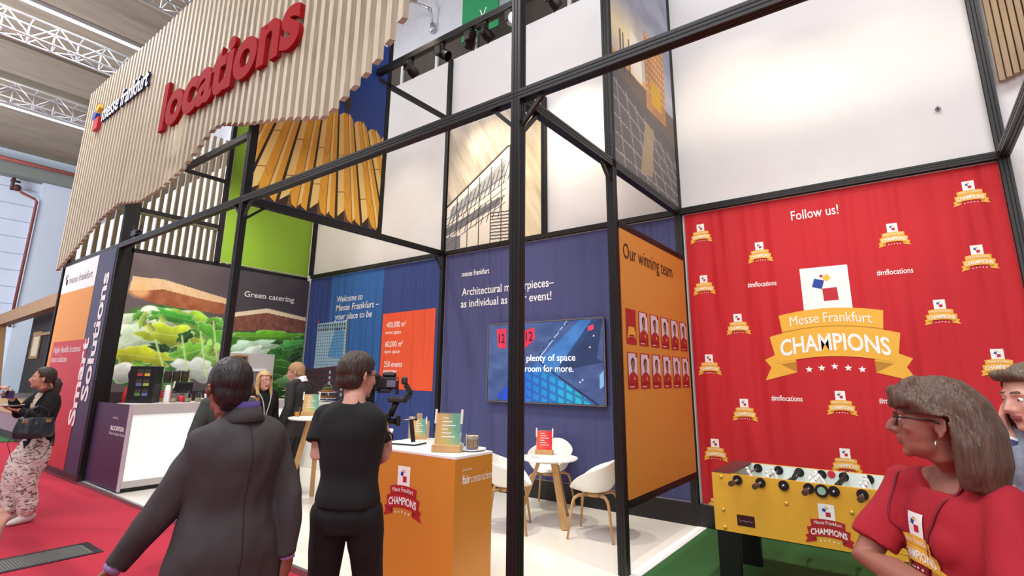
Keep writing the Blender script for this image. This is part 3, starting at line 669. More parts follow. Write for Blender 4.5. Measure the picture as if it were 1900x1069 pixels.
# --- grey building picture on the white wall
t = thing('building_picture', 'pale photo print of a metal clad building with a glazed truss hall', 'picture', (-5.2, 6.38, 3.77))
MB().box(-6.19, -4.19, 6.375, 6.41, 3.765, 6.02).build('panel', WHITE, t, world=True)
p = Pic(-6.19, -4.19, 3.765, 6.02, 200, 220); A, B = p.A, p.B
dg = fbm((A+B*.55)/2, (B-A*.55)/2, 22, 3, 21, 4)
p.fill(np.stack([232-70*dg, 222-70*dg, 205-72*dg], -1)); right = A > (-4.62-(B-3.77)*.02)
p.fill(np.stack([255-50*dg, 244-58*dg, 214-70*dg], -1), right*1.0)
win = [(-6.19, 3.765), (-4.76, 3.765), (-4.70, 5.36), (-4.86, 5.36), (-6.19, 4.55)]
p.fill((236, 230, 216), p.inpoly(win)*1.0); p.fill((54, 44, 42), np.maximum.reduce([p.line((-6.19, 4.56), (-4.86, 5.36), .022), p.line((-4.86, 5.36), (-4.74, 5.36), .022), p.line((-4.79, 5.36), (-4.80, 3.765), .035)]))
p.fill((158, 162, 166), p.inpoly([(-6.1, 4.5), (-4.9, 5.15), (-4.9, 4.85), (-6.1, 4.3)])*.9)
for k in range(14): x = -6.15+k*.1; z = 4.3+.045*k; p.fill((70, 72, 78), p.line((x, z-.1), (x+.12, z+.24), .012)*.9)
p.fill((84, 86, 94), p.inpoly([(-6.19, 4.18), (-5.0, 4.52), (-5.0, 4.38), (-6.19, 4.02)])*.8)
for k in range(10): x = -6.12+k*.12; p.fill((60, 60, 66), p.line((x, 4.0+k*.02), (x+.1, 4.35+k*.02), .01)*.9)
for x in (-5.95, -5.7, -5.45, -5.2, -4.98): p.fill((60, 52, 50), p.line((x, 3.77), (x, 4.7+(x+5.95)*.5), .012))
for k in range(5): p.fill((50, 46, 48), p.line((-6.19, 3.85+k*.12), (-4.9, 4.4+k*.12), .009)*.8)
for k in range(9): p.fill((48, 40, 40), p.line((-5.2, 3.83+k*.055), (-4.82, 3.80+k*.055), .012))
p.fill((90, 90, 100), p.inpoly([(-6.19, 3.77), (-5.85, 3.77), (-5.85, 4.0), (-6.19, 4.0)])*.8)
p.build('photo_print', planeY(6.374), MATS['photo_print_matt'], t, .001)
# --- solar panel picture
t = thing('solar_picture', 'upper photo print of rooftop solar panels and a tower at sunset', 'picture', (-2.12, 5.42, 3.77))
MB().box(-2.15, -2.095, 4.51, 6.33, 3.775, 7.0).build('panel', DARK, t, world=True)
p = Pic(4.51, 6.33, 3.775, 7.0, 180, 320); A, B = p.A, p.B; n1 = fbm(p.U, p.V, 3, 9, 31); n2 = fbm(p.U+p.V*.8, p.V, 5, 14, 33)
p.fill(np.stack([150+60*n2-20*p.V, 152+58*n2-14*p.V, 164+54*n2], -1))
glow = np.clip(1-np.abs(B-(5.35+.05*n1)-(A-4.5)*.05)/.55, 0, 1)*np.clip(1.25-(A-4.5)/1.2, 0, 1); p.fill((255, 238, 190), np.clip(glow*1.1, 0, .95))
hz = 5.02-(A-4.51)*.02
p.fill(np.stack([98+30*n1, 88+24*n1, 78+22*n1], -1), (B < hz)*1.0); p.fill((226, 170, 92), ((B < hz+.05) & (B > hz-.03))*(A < 5.6)*.9)
p.fill((196, 140, 88), ((A > 5.42) & (A < 6.05) & (B > 4.75) & (B < 5.78))*1.0)
gx = (np.floor(A*26) % 2 == 0) & (np.floor(B*22) % 2 == 0); p.fill((232, 188, 128), (gx & (A > 5.42) & (A < 6.05) & (B > 4.95) & (B < 5.78))*1.0)
p.fill((236, 186, 30), ((A > 5.58) & (A < 5.9) & (B > 4.87) & (B < 5.2))*1.0)
p.fill((240, 236, 224), ((A > 5.0) & (A < 5.32) & (B > 4.98) & (B < 5.55))*.8)
for x in (4.72, 4.8, 4.95): p.fill((70, 58, 48), ((A > x) & (A < x+.035) & (B > 4.9) & (B < 5.4))*.8)
roof = B < 4.86-(A-4.51)*.17
p.fill(np.stack([86+22*n1, 84+22*n1, 86+22*n1], -1), roof*1.0)
for k in range(6): p.fill((176, 172, 168), p.line((4.51, 4.70-k*.2), (6.33, 4.28-k*.12), .010)*roof)
for k in range(9): p.fill((176, 172, 168), p.line((4.6+k*.24, 4.72-k*.05), (4.75+k*.3, 3.775), .011)*roof)
for k in range(34): p.fill((120, 120, 124), p.line((4.51, 4.66-k*.035), (6.33, 4.25-k*.025), .004)*roof*.7)
p.fill(np.stack([150+40*n1, 136+34*n1, 108+30*n1], -1), p.inpoly([(5.35, 4.55), (5.6, 4.52), (5.5, 3.9), (5.15, 3.85)])*roof*.9)
p.build('photo_print', planeX(-2.09), MATS['photo_print_matt'], t, .001)
# --- winning team board
t = banner('winning_team_board', 'orange board headed our winning team with red portrait cards', 'board', planeX(-2.075), 4.515, 6.33, .62, 3.075, mat('board_orange', (218, 146, 62), .55, var=.015), .03)
pw_ = planeX(-2.075); m = MB(); text(m, pw_, 'Our winning team', 4.575, 2.79, 1.33, .15, .004, 0); m.build('lettering', mat('ink_dark', (40, 30, 30), .5), t, world=True, fix=False)
CM = [RIBR, mat('photo_backdrop', (226, 206, 226), .6), mat('portrait_skin', (150, 98, 84), .6), mat('portrait_hair', (48, 30, 30), .6), GOLD, PW, mat('portrait_shirt', (178, 34, 42), .6)]
ell = lambda cx, cz, rx, rz, n=14: [(cx+rx*math.cos(2*math.pi*k/n), cz+rz*math.sin(2*math.pi*k/n)) for k in range(n)]
k = 0
for r_, z0 in ((0, 1.965), (1, 1.555)):
    for c in range(6):
        y0 = 4.578+c*.294 - (0 if c else 0); wc, hc = .228, .335
        m = MB()
        if r_ or c: m.poly(pw_, [(y0, z0), (y0+wc, z0), (y0+wc, z0+hc), (y0, z0+hc)], .003, 0)
        if r_ == 0 and c == 0: emblem(m, pw_, y0+.118, z0+.20, .15, False, .0012)
        else:
            m.poly(pw_, [(y0+.015, z0+.05), (y0+.215, z0+.05), (y0+.215, z0+.29), (y0+.18, z0+.29), (y0+.18, z0+.325), (y0+.015, z0+.325)], .005, 1)
            cx, cz = y0+.113, z0+.222; lng = (k*5+c) % 3 != 0 if not (r_ == 1 and c in (0, 5)) else False
            if lng: m.poly(pw_, [(cx-.05, cz-.09), (cx+.05, cz-.09), (cx+.052, cz+.02), (cx+.03, cz+.06), (cx-.03, cz+.06), (cx-.052, cz+.02)], .006, 3)
            else: m.poly(pw_, ell(cx, cz+.015, .042, .05), .006, 3)
            m.poly(pw_, [(cx-.1, z0+.05), (cx+.1, z0+.05), (cx+.095, z0+.12), (cx+.03, z0+.155), (cx-.03, z0+.155), (cx-.095, z0+.12)], .007, 6)
            m.poly(pw_, [(cx-.018, cz-.08), (cx+.018, cz-.08), (cx+.018, cz-.02), (cx-.018, cz-.02)], .0075, 2); m.poly(pw_, ell(cx, cz-.008, .035, .046), .008, 2)
            m.poly(pw_, [(cx+.005, z0+.085), (cx+.04, z0+.08), (cx+.022, z0+.12)], .009, 4); m.poly(pw_, [(y0+.02, z0+.015), (y0+.12, z0+.015), (y0+.12, z0+.022), (y0+.02, z0+.022)], .009, 5)
        if r_ or c: m.build('portrait_card', CM, t, world=True, fix=False)
        else:
            pc_ = MB().poly(pw_, [(y0, z0), (y0+wc, z0), (y0+wc, z0+hc), (y0, z0+hc)], .0028, 0).build('portrait_card', RIBR, t, world=True, fix=False); e_ = m.build('emblem', EM_GOLD, t, world=True, fix=False); e_.parent = pc_
        k += 1
# --- solutions panel on the front
pf = planeY(2.86)
t = banner('solutions_panel', 'tall front panel in white, orange, red and indigo reading smart solutions', 'panel', pf, -13.14, -10.365, .12, 3.68, NAVY, .06)
m = MB(); m.poly(pf, [(-13.14, 3.13), (-11.19, 3.13), (-11.19, 3.675), (-13.14, 3.675)], .003, 0); m.poly(pf, [(-13.14, .12), (-11.19, .12), (-11.19, 3.13), (-13.14, 3.13)], .002, 1)
m.poly(pf, [(-12.95, .12), (-11.0, .12), (-10.95, 2.2), (-12.95, 2.2)], .004, 2); m.build('colour_fields', [PW, ORANGE, mat('panel_red', (192, 40, 56), .55, var=.02)], t, world=True, fix=False)
line(t, PW, pf, 'Solutions', -10.50, 1.20, 2.10, .30, .006, 0, .03, True, rot=1); line(t, PW, pf, 'Smart', -10.91, .80, 1.42, .30, .007, 0, .03, True, rot=1)
line(t, PW, pf, 'Highly flexible locations', -12.85, 2.0, 1.58, .11, .006, 0, .0, True); line(t, PW, pf, 'smart solutions', -12.88, 1.83, .95, .11, .006, 0, .0, True)
m = MB(); text(m, pf, 'messe frankfurt', -12.72, 3.30, 1.34, .14, .005, 0); m.build('lettering', mat('ink_grey', (70, 66, 84), .5), t, world=True, fix=False)
m = MB(); mark(m, pf, -12.9, 3.40, .75, .003); m.build('mark', EM_GOLD, t, world=True, fix=False)
tag(MB().box(-13.14, -10.25, 2.84, 2.9, PF, .125).build('baseboard_4', mat('base_maroon', (52, 26, 36), .5)), kind='structure')
# --- bits beyond the stand: hanging green banner, side slats, wall brackets, acrylic pane
t = thing('hanging_banner', 'green cloth banner hanging high behind the white wall', 'banner', (-6.6, 7.6, 8.9))
MB().bevbox(-.52, .52, -.02, .02, .0, 3, .008).build('cloth', mat('banner_green', (44, 150, 96), .6), t)
m = MB(); text(m, Plane((-6.6, 7.575, 8.9), (1, 0, 0), (0, 0, 1), (0, -1, 0)), 'V', .0, .35, .2, .25, .002); m.build('lettering', PW, t, world=True, fix=False)
t = thing('slat_panel', 'timber slat panel hanging over the corner right of the red wall', 'slat panel', (1.7, 6.3, 4.42), 0)
m = MB(); x = 1.02
while x < 3.2: zz = 4.60+(x-1.02)*.36; m.box(x, x+.040, 6.28, 6.34, zz-.18, 7.5); x += .052
m.build('slats', wood('pine_slat_brown', (160, 136, 104), 2, .14), t, world=True)
MB().box(1.02, 3.2, 6.345, 6.38, 4.95, 5.0).build('cross_rail', SLATW, t, world=True)
for x, z, lb in ((-9.0, 10.6, 'small silver wall bracket on the high white fascia, nearer the golden facade picture'), (-7.0, 10.9, 'small silver wall bracket on the high white fascia beside the green banner')):
    t = thing('cable_bracket', lb, 'bracket', (x, 8.46, z)); MB().tube([(0, 0, 0), (0, -.1, .55), (-.45, -.55, .75)], .035, 8).tube([(0, 0, -.1), (0, 0, .15)], .07, 8).tube([(.0, -.02, .2), (.0, -.2, .55)], .02, 6).build('arm', STEELW, t, True)

# ================================================================== FURNITURE AND FITTINGS
SHELLW = mat('white_shell_plastic', (238, 238, 234), .35, var=.01)
TOPW = mat('white_table_top', (242, 241, 238), .3, var=.01)
GLASS = mat('clear_glass', (245, 250, 252), .03, var=0, trans=1, ior=1.3)
ACRYL = mat('clear_acrylic', (235, 245, 245), .05, var=0, trans=.9, ior=1.15)
STEEL = mat('brushed_steel', (170, 172, 176), .3, .9)
PLASB = mat('black_plastic', (22, 22, 24), .4, var=.05)
def mesh_grid(mb, P, mi=0, wrap=False):
    n = len(P); k = len(P[0]); base = [p for r in P for p in r]; fs = []
    for i in range(n-1):
        for j in range(k if wrap else k-1): j2 = (j+1) % k; fs.append((i*k+j, i*k+j2, (i+1)*k+j2, (i+1)*k+j))
    mb.add(base, fs, mi); return mb
def solid(o, t=.008, off=0, sub=0):
    m = o.modifiers.new('thickness', 'SOLIDIFY'); m.thickness = t; m.offset = off
    if sub: s = o.modifiers.new('smooth', 'SUBSURF'); s.levels = sub; s.render_levels = sub
    return o
def shell_mb(zs, hb, ha, hf, rx=.295, ry=.27):
    P = []; nv = 9; nu = 36
    for i in range(nv+1):
        v = i/nv; row = []
        for j in range(nu):
            th = 2*math.pi*j/nu; back = (1-math.sin(th))/2; side = abs(math.cos(th))
            hr = hf+(hb-hf)*back**1.5+(ha-hf)*side**2*(1-back)*1.0
            # rim plan: front is pulled in, back leans out
            r = .06+.94*v**.55; x = rx*r*math.cos(th)*(1-.10*(1-back)*(side < .7)); y = ry*r*math.sin(th)-.03*v**2*back
            z = zs+(hr-zs)*v**2.6; row.append(Vector((x, y, z)))
        P.append(row)
    return mesh_grid(MB(), P, 0, True)
def arm_chair(loc, rz, label):
    t = thing('shell_chair', label, 'chair', loc, rz, 'white shell chairs at the low tables')
    solid(shell_mb(.44, .82, .63, .455).build('seat_shell', SHELLW, t, True), .009, 0, 1)
    MB().lathe([(0, .39), (.10, .39), (.11, .42), (.05, .445), (0, .445)], seg=16).build('hub', OAK, t, True)
    for sx in (-1, 1):
        for sy in (-1, 1):
            MB().tube([(sx*.05, sy*.045, .405), (sx*.155, sy*.14, .41), (sx*.19, sy*.175, .385), (sx*.205, sy*.19, .34), (sx*.255, sy*.235, 0)], [.017, .017, .017, .016, .011], 10).build('leg', OAK, t, True)
    return t
arm_chair((-2.84, 5.33, PF), R(104), 'white shell chair with oak legs nearest the orange board')
arm_chair((-3.86, 6.03, PF), R(190), 'white shell chair behind the low table with the red flyer')
arm_chair((-3.72, 4.95, PF), R(-60), 'white shell chair partly hidden behind the orange podium')
def round_table(loc, h, r, legr, label, rz=0, group='white round tables'):
    t = thing('round_table', label, 'table', loc, rz, group)
    MB().lathe([(0, h-.022), (r-.012, h-.022), (r, h-.010), (r, h-.004), (r-.004, h), (0, h)], seg=48).build('table_top', TOPW, t, 'auto')
    MB().lathe([(0, h-.06), (.13, h-.06), (.13, h-.022), (0, h-.022)], seg=20).build('hub', OAK, t, 'auto')
    for k in range(3):
        a = R(90)+k*2*math.pi/3; c, s = math.cos(a), math.sin(a)
        m = MB().bar((c*.11, s*.11, h-.025), (c*legr, s*legr, 0), .06, .045, up=(c, s, .2)); m.build('leg', OAK, t)
    return t
round_table((-3.50, 5.46, PF), .70, .335, .36, 'low round white table carrying the red flyer stand', R(120))
round_table((-5.75, 5.62, PF), .70, .335, .36, 'low round white table behind the orange podium', R(40))
round_table((-6.42, 4.30, PF), 1.06, .37, .36, 'tall round white bar table on three oak legs', R(-65))
def stool(loc, rz, label):
    t = thing('bar_stool', label, 'stool', loc, rz, 'white shell bar stools')
    solid(shell_mb(.70, .88, .80, .715, .22, .2).build('seat_shell', SHELLW, t, True), .009, 0, 1)
    MB().lathe([(0, .65), (.09, .65), (.10, .68), (.05, .705), (0, .705)], seg=16).build('hub', OAK, t, True)
    for sx in (-1, 1):
        for sy in (-1, 1): MB().tube([(sx*.05, sy*.05, .665), (sx*.11, sy*.11, .66), (sx*.135, sy*.135, .62), (sx*.215, sy*.215, 0)], [.016, .016, .016, .012], 10).build('leg', OAK, t, True)
    MB().tube([(.185*math.cos(a), .185*math.sin(a)*1.0, .26) for a in np.linspace(0, 2*math.pi, 25)], .007, 8, cap=False).build('foot_ring', STEEL, t, True)
    return t
stool((-6.72, 4.98, PF), R(200), 'white shell bar stool just behind the tall table')
stool((-6.05, 5.0, PF), R(160), 'white shell bar stool between the tall table and the welcome wall')

# --- orange podium
ORP = mat('podium_orange', (206, 136, 48), .42, var=.03, scale=2)
t = thing('podium', 'orange podium counter with white top and a red champions emblem', 'podium', (-3.26, 3.19, PF))
x0, x1, y0, y1 = -3.80, -2.715, 2.98, 3.41
MB().box(x0, x1, y0, y1, PF, 1.07).build('body', ORP, t, world=True)
MB().bevbox(x0-.002, x1+.002, y0-.002, y1+.002, 1.062, 1.082, .003).build('top', TOPW, t, world=True)
pp = planeY(2.979); m = MB(); emblem(m, pp, -3.247, .895, .315, True, .0008); m.build('emblem', EM_RED, t, world=True, fix=False)
pr_ = planeX(x1+.001); line(t, PW, pr_, 'fair', 3.06, .885, .09, .06, .001, 0, .02); line(t, PW, pr_, 'construction', 3.155, .885, .25, .06, .001, 0, -.005); line(t, PW, pr_, 'powered by', 3.06, .975, .11, .018, .001, 0)

def flyer_stand(loc, rz, label, cols, dark=False, s=1.0):
    t = thing('flyer_stand', label, 'flyer stand', loc, rz, 'flyer stands with oak feet')
    MB().bevbox(-.115*s, .115*s, -.035*s, .035*s, 0, .055*s, .004).build('foot', OAK, t)
    M = Matrix.Translation((0, 0, .05*s)) @ Matrix.Rotation(R(-9), 4, 'X')
    m = MB().box(-.108*s, .108*s, .006*s, .010*s, 0, .245*s); m.xf(M); m.build('acrylic_back', ACRYL, t)
    m = MB(); [m.bevbox(sx*.105*s-.009*s, sx*.105*s+.009*s, -.004*s, .012*s, .16*s, .27*s, .003) for sx in (-1, 1)]; m.xf(M); m.build('clip', mat('clip_pale', (226, 222, 214), .3), t)
    p = Pic(-.1*s, .1*s, 0, .235*s, 26, 30); U, V = p.U, p.V
    c0, c1, c2 = [np.array(c) for c in cols]; w1 = np.clip(1.4-U*1.6-(1-V)*.4, 0, 1)[..., None]; w2 = np.clip((U-.35)*2*(.5+V), 0, 1)[..., None]
    p.C = (c0*(1-w2)+c1*w2)*(1-w1*.6)+c2*w1*.6
    if dark: p.C = np.where((V > .5)[..., None], c0, c1)*np.ones_like(p.C)
    pl2 = Plane(M @ Vector((0, 0, 0)), (1, 0, 0), M.to_3x3() @ Vector((0, 0, 1)), M.to_3x3() @ Vector((0, -1, 0)))
    p.build('flyer', pl2, MATS['photo_print_matt'], t, .002, world=False)
    m = MB()
    for k in range(6):
        z = (.2-.028*k)*s; m.poly(pl2, [(-.05*s, z), ((.0+.03*(k % 3))*s, z), ((.0+.03*(k % 3))*s, z+.006*s), (-.05*s, z+.006*s)], .003)
    m.build('print_lines', PW, t, fix=False); return t
GRN = ((196, 190, 120), (96, 158, 140), (214, 150, 90))
flyer_stand((-2.94, 3.125, 1.082), R(28), 'green flyer stand at the near corner of the orange podium', GRN)
flyer_stand((-5.90, 5.66, PF+.70), R(44), 'green flyer stand on the low table behind the podium', GRN)
flyer_stand((-6.70, 4.36, PF+1.06), R(50), 'green flyer stand on the tall bar table', GRN)
flyer_stand((-3.66, 5.60, PF+.70), R(22), 'red flyer stand on the low table beside the orange board', ((224, 70, 60), (206, 40, 60), (226, 90, 60)), False, .95)
t = thing('magazine', 'open white magazine lying on the low table before the red flyer', 'magazine', (-3.52, 5.36, PF+.701), R(40))
m = MB().box(-.15, 0, -.1, .1, 0, .006).box(.003, .15, -.1, .1, 0, .005); m.build('pages', PW, t)
m = MB(); [m.box(-.13, -.03-.02*(k % 2), -.08+.03*k, -.07+.03*k, .0061, .0066) for k in range(5)]; m.build('print_lines', mat('print_grey', (110, 104, 112), .6), t)
def cup_glass(loc, label):
    t = thing('coffee_cup', label, 'cup', loc, R(-35)); t.matrix_basis = t.matrix_basis @ Matrix.Scale(1.25, 4)
    MB().lathe([(0, 0), (.05, 0), (.085, .012), (.088, .016), (.05, .008), (0, .008)], seg=28).build('saucer', SHELLW, t, 'auto')
    MB().lathe([(0, .010), (.036, .010), (.040, .02), (.043, .105), (.041, .105), (.037, .02), (0, .016)], seg=24).build('cup_body', GLASS, t, 'auto')
    MB().lathe([(0, .018), (.036, .018), (.039, .072), (0, .072)], seg=24).build('coffee', mat('milky_coffee', (176, 140, 104), .4), t, 'auto')
    MB().lathe([(0, .072), (.039, .072), (.040, .09), (0, .09)], seg=24).build('milk_foam', mat('milk_foam', (222, 204, 178), .6), t, 'auto')
    MB().tube([(.040, 0, .09), (.07, 0, .088), (.08, 0, .06), (.07, 0, .035), (.040, 0, .03)], .006, 8).build('handle', GLASS, t, True)
cup_glass((-2.845, 3.315, 1.082), 'glass cup of milky coffee on a saucer on the podium')
t = thing('water_glass', 'small tumbler of water beside the coffee cup', 'glass', (-2.96, 3.30, 1.082))
MB().lathe([(0, 0), (.030, 0), (.036, .09), (.034, .09), (.028, .008), (0, .008)], seg=24).build('tumbler', GLASS, t, 'auto'); MB().lathe([(0, .009), (.028, .009), (.0315, .05), (0, .05)], seg=24).build('water', mat('water', (230, 240, 245), .02, var=0, trans=1, ior=1.33), t, 'auto')
t = thing('paper_cup', 'white paper cup standing behind the tumbler on the podium', 'cup', (-3.06, 3.36, 1.082)); MB().lathe([(0, 0), (.032, 0), (.042, .115), (.04, .115), (.03, .006), (0, .006)], seg=24).build('cup_body', PW, t, 'auto')
t = thing('clipboard', 'thin dark tablet with white sheet on the far end of the podium', 'tablet', (-3.52, 3.26, 1.083), R(12))
MB().bevbox(-.13, .13, -.09, .09, 0, .012, .003).build('case', PLASB, t); MB().box(-.125, .125, -.085, .085, .012, .016).build('sheet', PW, t)

# --- bar counter
CPUR = mat('counter_indigo', (50, 38, 74), .45, var=.03); CTOP = mat('counter_grey_laminate', (196, 190, 190), .4, var=.01)
t = thing('bar_counter', 'white backlit bar counter with an indigo end panel beside the solutions panel', 'counter', (-9.4, 4.0, PF))
MB().box(-10.24, -8.885, 2.93, 2.96, .06, 1.205).build('end_panel', CPUR, t, world=True)
MB().box(-8.885, -8.858, 2.925, 2.965, .06, 1.21).build('edge_strip', mat('pale_strip', (196, 184, 196), .4), t, world=True)
m = MB().box(-9.45, -8.88, 2.96, 5.5, .1, 1.07); m.build('carcass', CTOP, t, world=True)
MB().box(-9.5, -8.85, 2.96, 5.52, 1.07, 1.212).box(-9.5, -8.85, 2.962, 5.5, .10, .19).build('top', CTOP, t, world=True)
MB().box(-8.879, -8.858, 2.98, 5.48, .19, 1.07).build('lit_panel', mat('lit_opal_panel', (244, 252, 250), .4, var=.02, scale=2, emit=.34), t, world=True)
MB().box(-9.4, -8.9, 2.98, 5.48, PF, .1).build('plinth', PLASB, t, world=True)
pa = planeY(2.929); line(t, PW, pa, 'accente', -9.50, .84, .53, .085, .001, 0, .02); line(t, PW, pa, 'Messe Frankfurt Group', -9.52, .775, .60, .04, .001, 0); line(t, PW, pa, 'catering', -9.47, 1.0, .21, .028, .001, 0)
CT = 1.212
t = thing('tea_display', 'black tea display with six small coloured windows on the bar counter', 'display', (-9.37, 3.24, CT), R(40))
MB().bevbox(-.19, .19, -.10, .10, 0, .54, .006).build('case', PLASB, t)
TEAC = [(176, 60, 76), (204, 176, 60), (86, 104, 160), (160, 176, 70), (84, 130, 66), (86, 104, 160)]
for k in range(6):
    cx, cz = (-.03+.105*(k % 2)), .44-.145*(k//2)
    w_ = MB().box(cx-.044, cx+.044, -.104, -.100, cz-.05, cz+.055).build('tea_window', mat('tea_window_dark', (58, 56, 50), .4), t)
    MB().box(cx-.04, cx+.04, -.106, -.104, cz-.045, cz-.005).build('tea_label', mat('tea_label_%d' % k, TEAC[k], .5), w_)
flyer_stand((-9.45, 3.56, CT), R(40), 'red and green flyer stand on the bar counter beside the tea display', ((88, 124, 66), (196, 50, 50), (0, 0, 0)), True)
t = thing('bottle', 'slim white bottle on the bar counter next to the flyer stand', 'bottle', (-9.25, 3.52, CT)); MB().lathe([(0, 0), (.04, 0), (.045, .02), (.042, .19), (.035, .24), (.018, .262), (0, .265)], seg=20).build('bottle_body', PW, t, True); MB().lathe([(0, .265), (.012, .265), (.012, .275), (0, .275)], seg=12).build('cap', PLASB, t, True)
for k, (x, y, lb) in enumerate(((-9.2, 3.60, 'small glass jar right beside the slim white bottle'), (-9.2, 3.80, 'glass jar with a dark lid just past the red berry jar'), (-9.2, 3.96, 'glass jar with a dark lid, last before the white dish'))):
    t = thing('glass_jar', lb, 'jar', (x, y, CT), 0, 'glass jars on the bar counter'); r = .045+.008*(k % 2)
    MB().lathe([(0, 0), (r, 0), (r, .10), (r*.6, .13), (r*.6, .145), (r*.55, .145), (r*.55, .13), (r-.004, .10), (r-.004, .005), (0, .005)], seg=18).build('jar_body', GLASS, t, True); MB().lathe([(0, .145), (r*.62, .145), (r*.62, .17), (0, .17)], seg=14).build('lid', PLASB, t, True)
    MB().lathe([(0, .006), (r-.006, .006), (r-.006, .06), (0, .06)], seg=14).build('contents', mat('jar_contents', (214, 190, 150), .6), t, True)
t = thing('berry_jar', 'small red jar of straws among the glass jars', 'jar', (-9.22, 3.715, CT)); MB().lathe([(0, 0), (.035, 0), (.048, .04), (.045, .085), (.036, .1), (0, .1)], seg=18).build('jar_body', mat('berry_red', (196, 50, 62), .3), t, True)
m = MB(); [m.tube([(.01*math.cos(a), .01*math.sin(a), .09), (.05*math.cos(a), .05*math.sin(a), .19)], .004, 6) for a in (0, 1.1, 2.2, 3.6, 4.9)]; m.build('straw', PLASB, t)
t = thing('serving_dish', 'pale serving dish with small cups at the middle of the bar', 'dish', (-9.2, 4.16, CT)); MB().bevbox(-.09, .09, -.14, .14, 0, .05, .01).build('dish_body', TOPW, t); m = MB(); [m.lathe([(0, .05), (.03, .05), (.035, .12), (0, .12)], (0, dy, 0), 14) for dy in (-.08, 0, .08)]; m.build('cup', SHELLW, t, True)
t = thing('coffee_machine', 'black coffee machine on the back bar behind the flyer stand', 'coffee machine', (-9.78, 3.82, PF))
MB().bevbox(-.2, .2, -.2, .2, 1.1, 1.47, .02).build('machine_body', PLASB, t); MB().box(-.1, .201, -.14, .14, 1.2, 1.3).build('drip_bay', STEEL, t); MB().box(-.22, .22, -.24, .24, 0, 1.1).build('cabinet', CTOP, t)
for k, dy in enumerate((-.13, 0, .13)):
    t = thing('bean_hopper', ('smoked bean hopper nearest the tea display', 'smoked bean hopper in the middle of three', 'smoked bean hopper farthest from the tea display')[k], 'hopper', (-9.78, 3.82+dy, PF+1.47), 0, 'bean hoppers on the coffee machine')
    MB().lathe([(0, 0), (.05, 0), (.058, .03), (.058, .17), (.054, .17), (.05, .03), (0, .02)], seg=18).build('hopper_body', mat('smoked_plastic', (120, 104, 100), .1, var=0, trans=.7, ior=1.2), t, 'auto'); MB().lathe([(0, .17), (.06, .17), (.06, .185), (0, .185)], seg=18).build('lid', STEEL, t, 'auto')
# grey kitchen cabinet and sideboard
GREYW = wood('grey_wood_front', (188, 184, 184), 2, .08)
t = thing('kitchen_cabinet', 'tall grey wood cabinet with a framed glass front before the catering picture', 'cabinet', (-9.95, 5.1, PF))
MB().box(-10.2, -9.72, 4.62, 5.46, PF, 2.02).build('carcass', GREYW, t, world=True)
d = MB(); [d.box(-9.72, -9.70, a, b, c_, e_) for a, b, c_, e_ in ((4.98, 5.32, 1.70, 1.75), (4.98, 5.32, .9, .95), (5.27, 5.32, .95, 1.70), (4.98, 5.03, .95, 1.70))]; d.build('door_frame', WHITE, t, world=True)
MB().box(-9.72, -9.712, 5.03, 5.27, .95, 1.70).build('door_pane', mat('grey_pane', (120, 122, 130), .15), t, world=True)
t = thing('picture_frame', 'narrow gilt framed picture leaning on the grey cabinet', 'picture', (-9.69, 4.80, 1.62)); MB().box(-.01, .01, -.13, -.10, 0, .36).box(-.01, .01, .10, .13, 0, .36).box(-.01, .01, -.1, .1, 0, .03).box(-.01, .01, -.1, .1, .33, .36).build('frame', mat('gilt', (176, 130, 60), .4, .5), t); MB().box(-.006, .004, -.1, .1, .03, .33).build('canvas', mat('canvas_blue', (50, 60, 110), .6), t)
t = thing('sideboard', 'white sideboard along the foot of the welcome wall', 'sideboard', (-9.0, 6.0, PF))
MB().bevbox(-10.15, -8.0, 5.78, 6.32, PF, 1.13, .01).build('carcass', TOPW, t, world=True); MB().box(-10.17, -7.98, 5.76, 6.33, 1.13, 1.16).build('top', SHELLW, t, world=True)
BREAD = mat('bread_crust', (168, 110, 58), .7, var=.15, scale=30); SALAD = mat('salad_green', (70, 110, 44), .7, var=.2, scale=40)
for k, (x, lb) in enumerate(((-9.95, 'sandwich stand on the sideboard near the kitchen cabinet'), (-8.72, 'sandwich stand on the sideboard in front of the brick building print'))):
    t = thing('sandwich_stand', lb, 'stand', (x, 6.0, 1.16), 0, 'sandwich stands on the sideboard')
    for z in (0.06, .17):
        MB().lathe([(0, z), (.16, z), (.17, z+.012), (0, z+.012)], seg=24).build('plate', SHELLW, t, 'auto')
        MB().lathe([(0, z+.012), (.10, z+.012), (.12, z+.035), (.115, z+.05), (0, z+.05)], seg=20).build('bread', BREAD, t, True)
    MB().ball((0, 0, .24), (.10, .10, .035)).build('salad', SALAD, t, True); MB().lathe([(0, 0), (.08, 0), (.08, .01), (.012, .02), (.012, .25), (0, .25)], seg=14).build('stem', STEEL, t, 'auto')
    MB().tube([(-.15, 0, .18), (-.1, 0, .30), (0, 0, .34), (.1, 0, .30), (.15, 0, .18)], .004, 6).build('handle', STEEL, t, True)
t = thing('juice_glass', 'glass of orange juice on the tall bar table', 'glass', (-6.66, 4.14, PF+1.06)); MB().lathe([(0, 0), (.03, 0), (.036, .13), (.034, .13), (.028, .008), (0, .008)], seg=18).build('tumbler', GLASS, t, 'auto'); MB().lathe([(0, .009), (.0285, .009), (.0315, .06), (0, .06)], seg=18).build('juice', mat('orange_juice', (240, 160, 40), .3), t, 'auto')

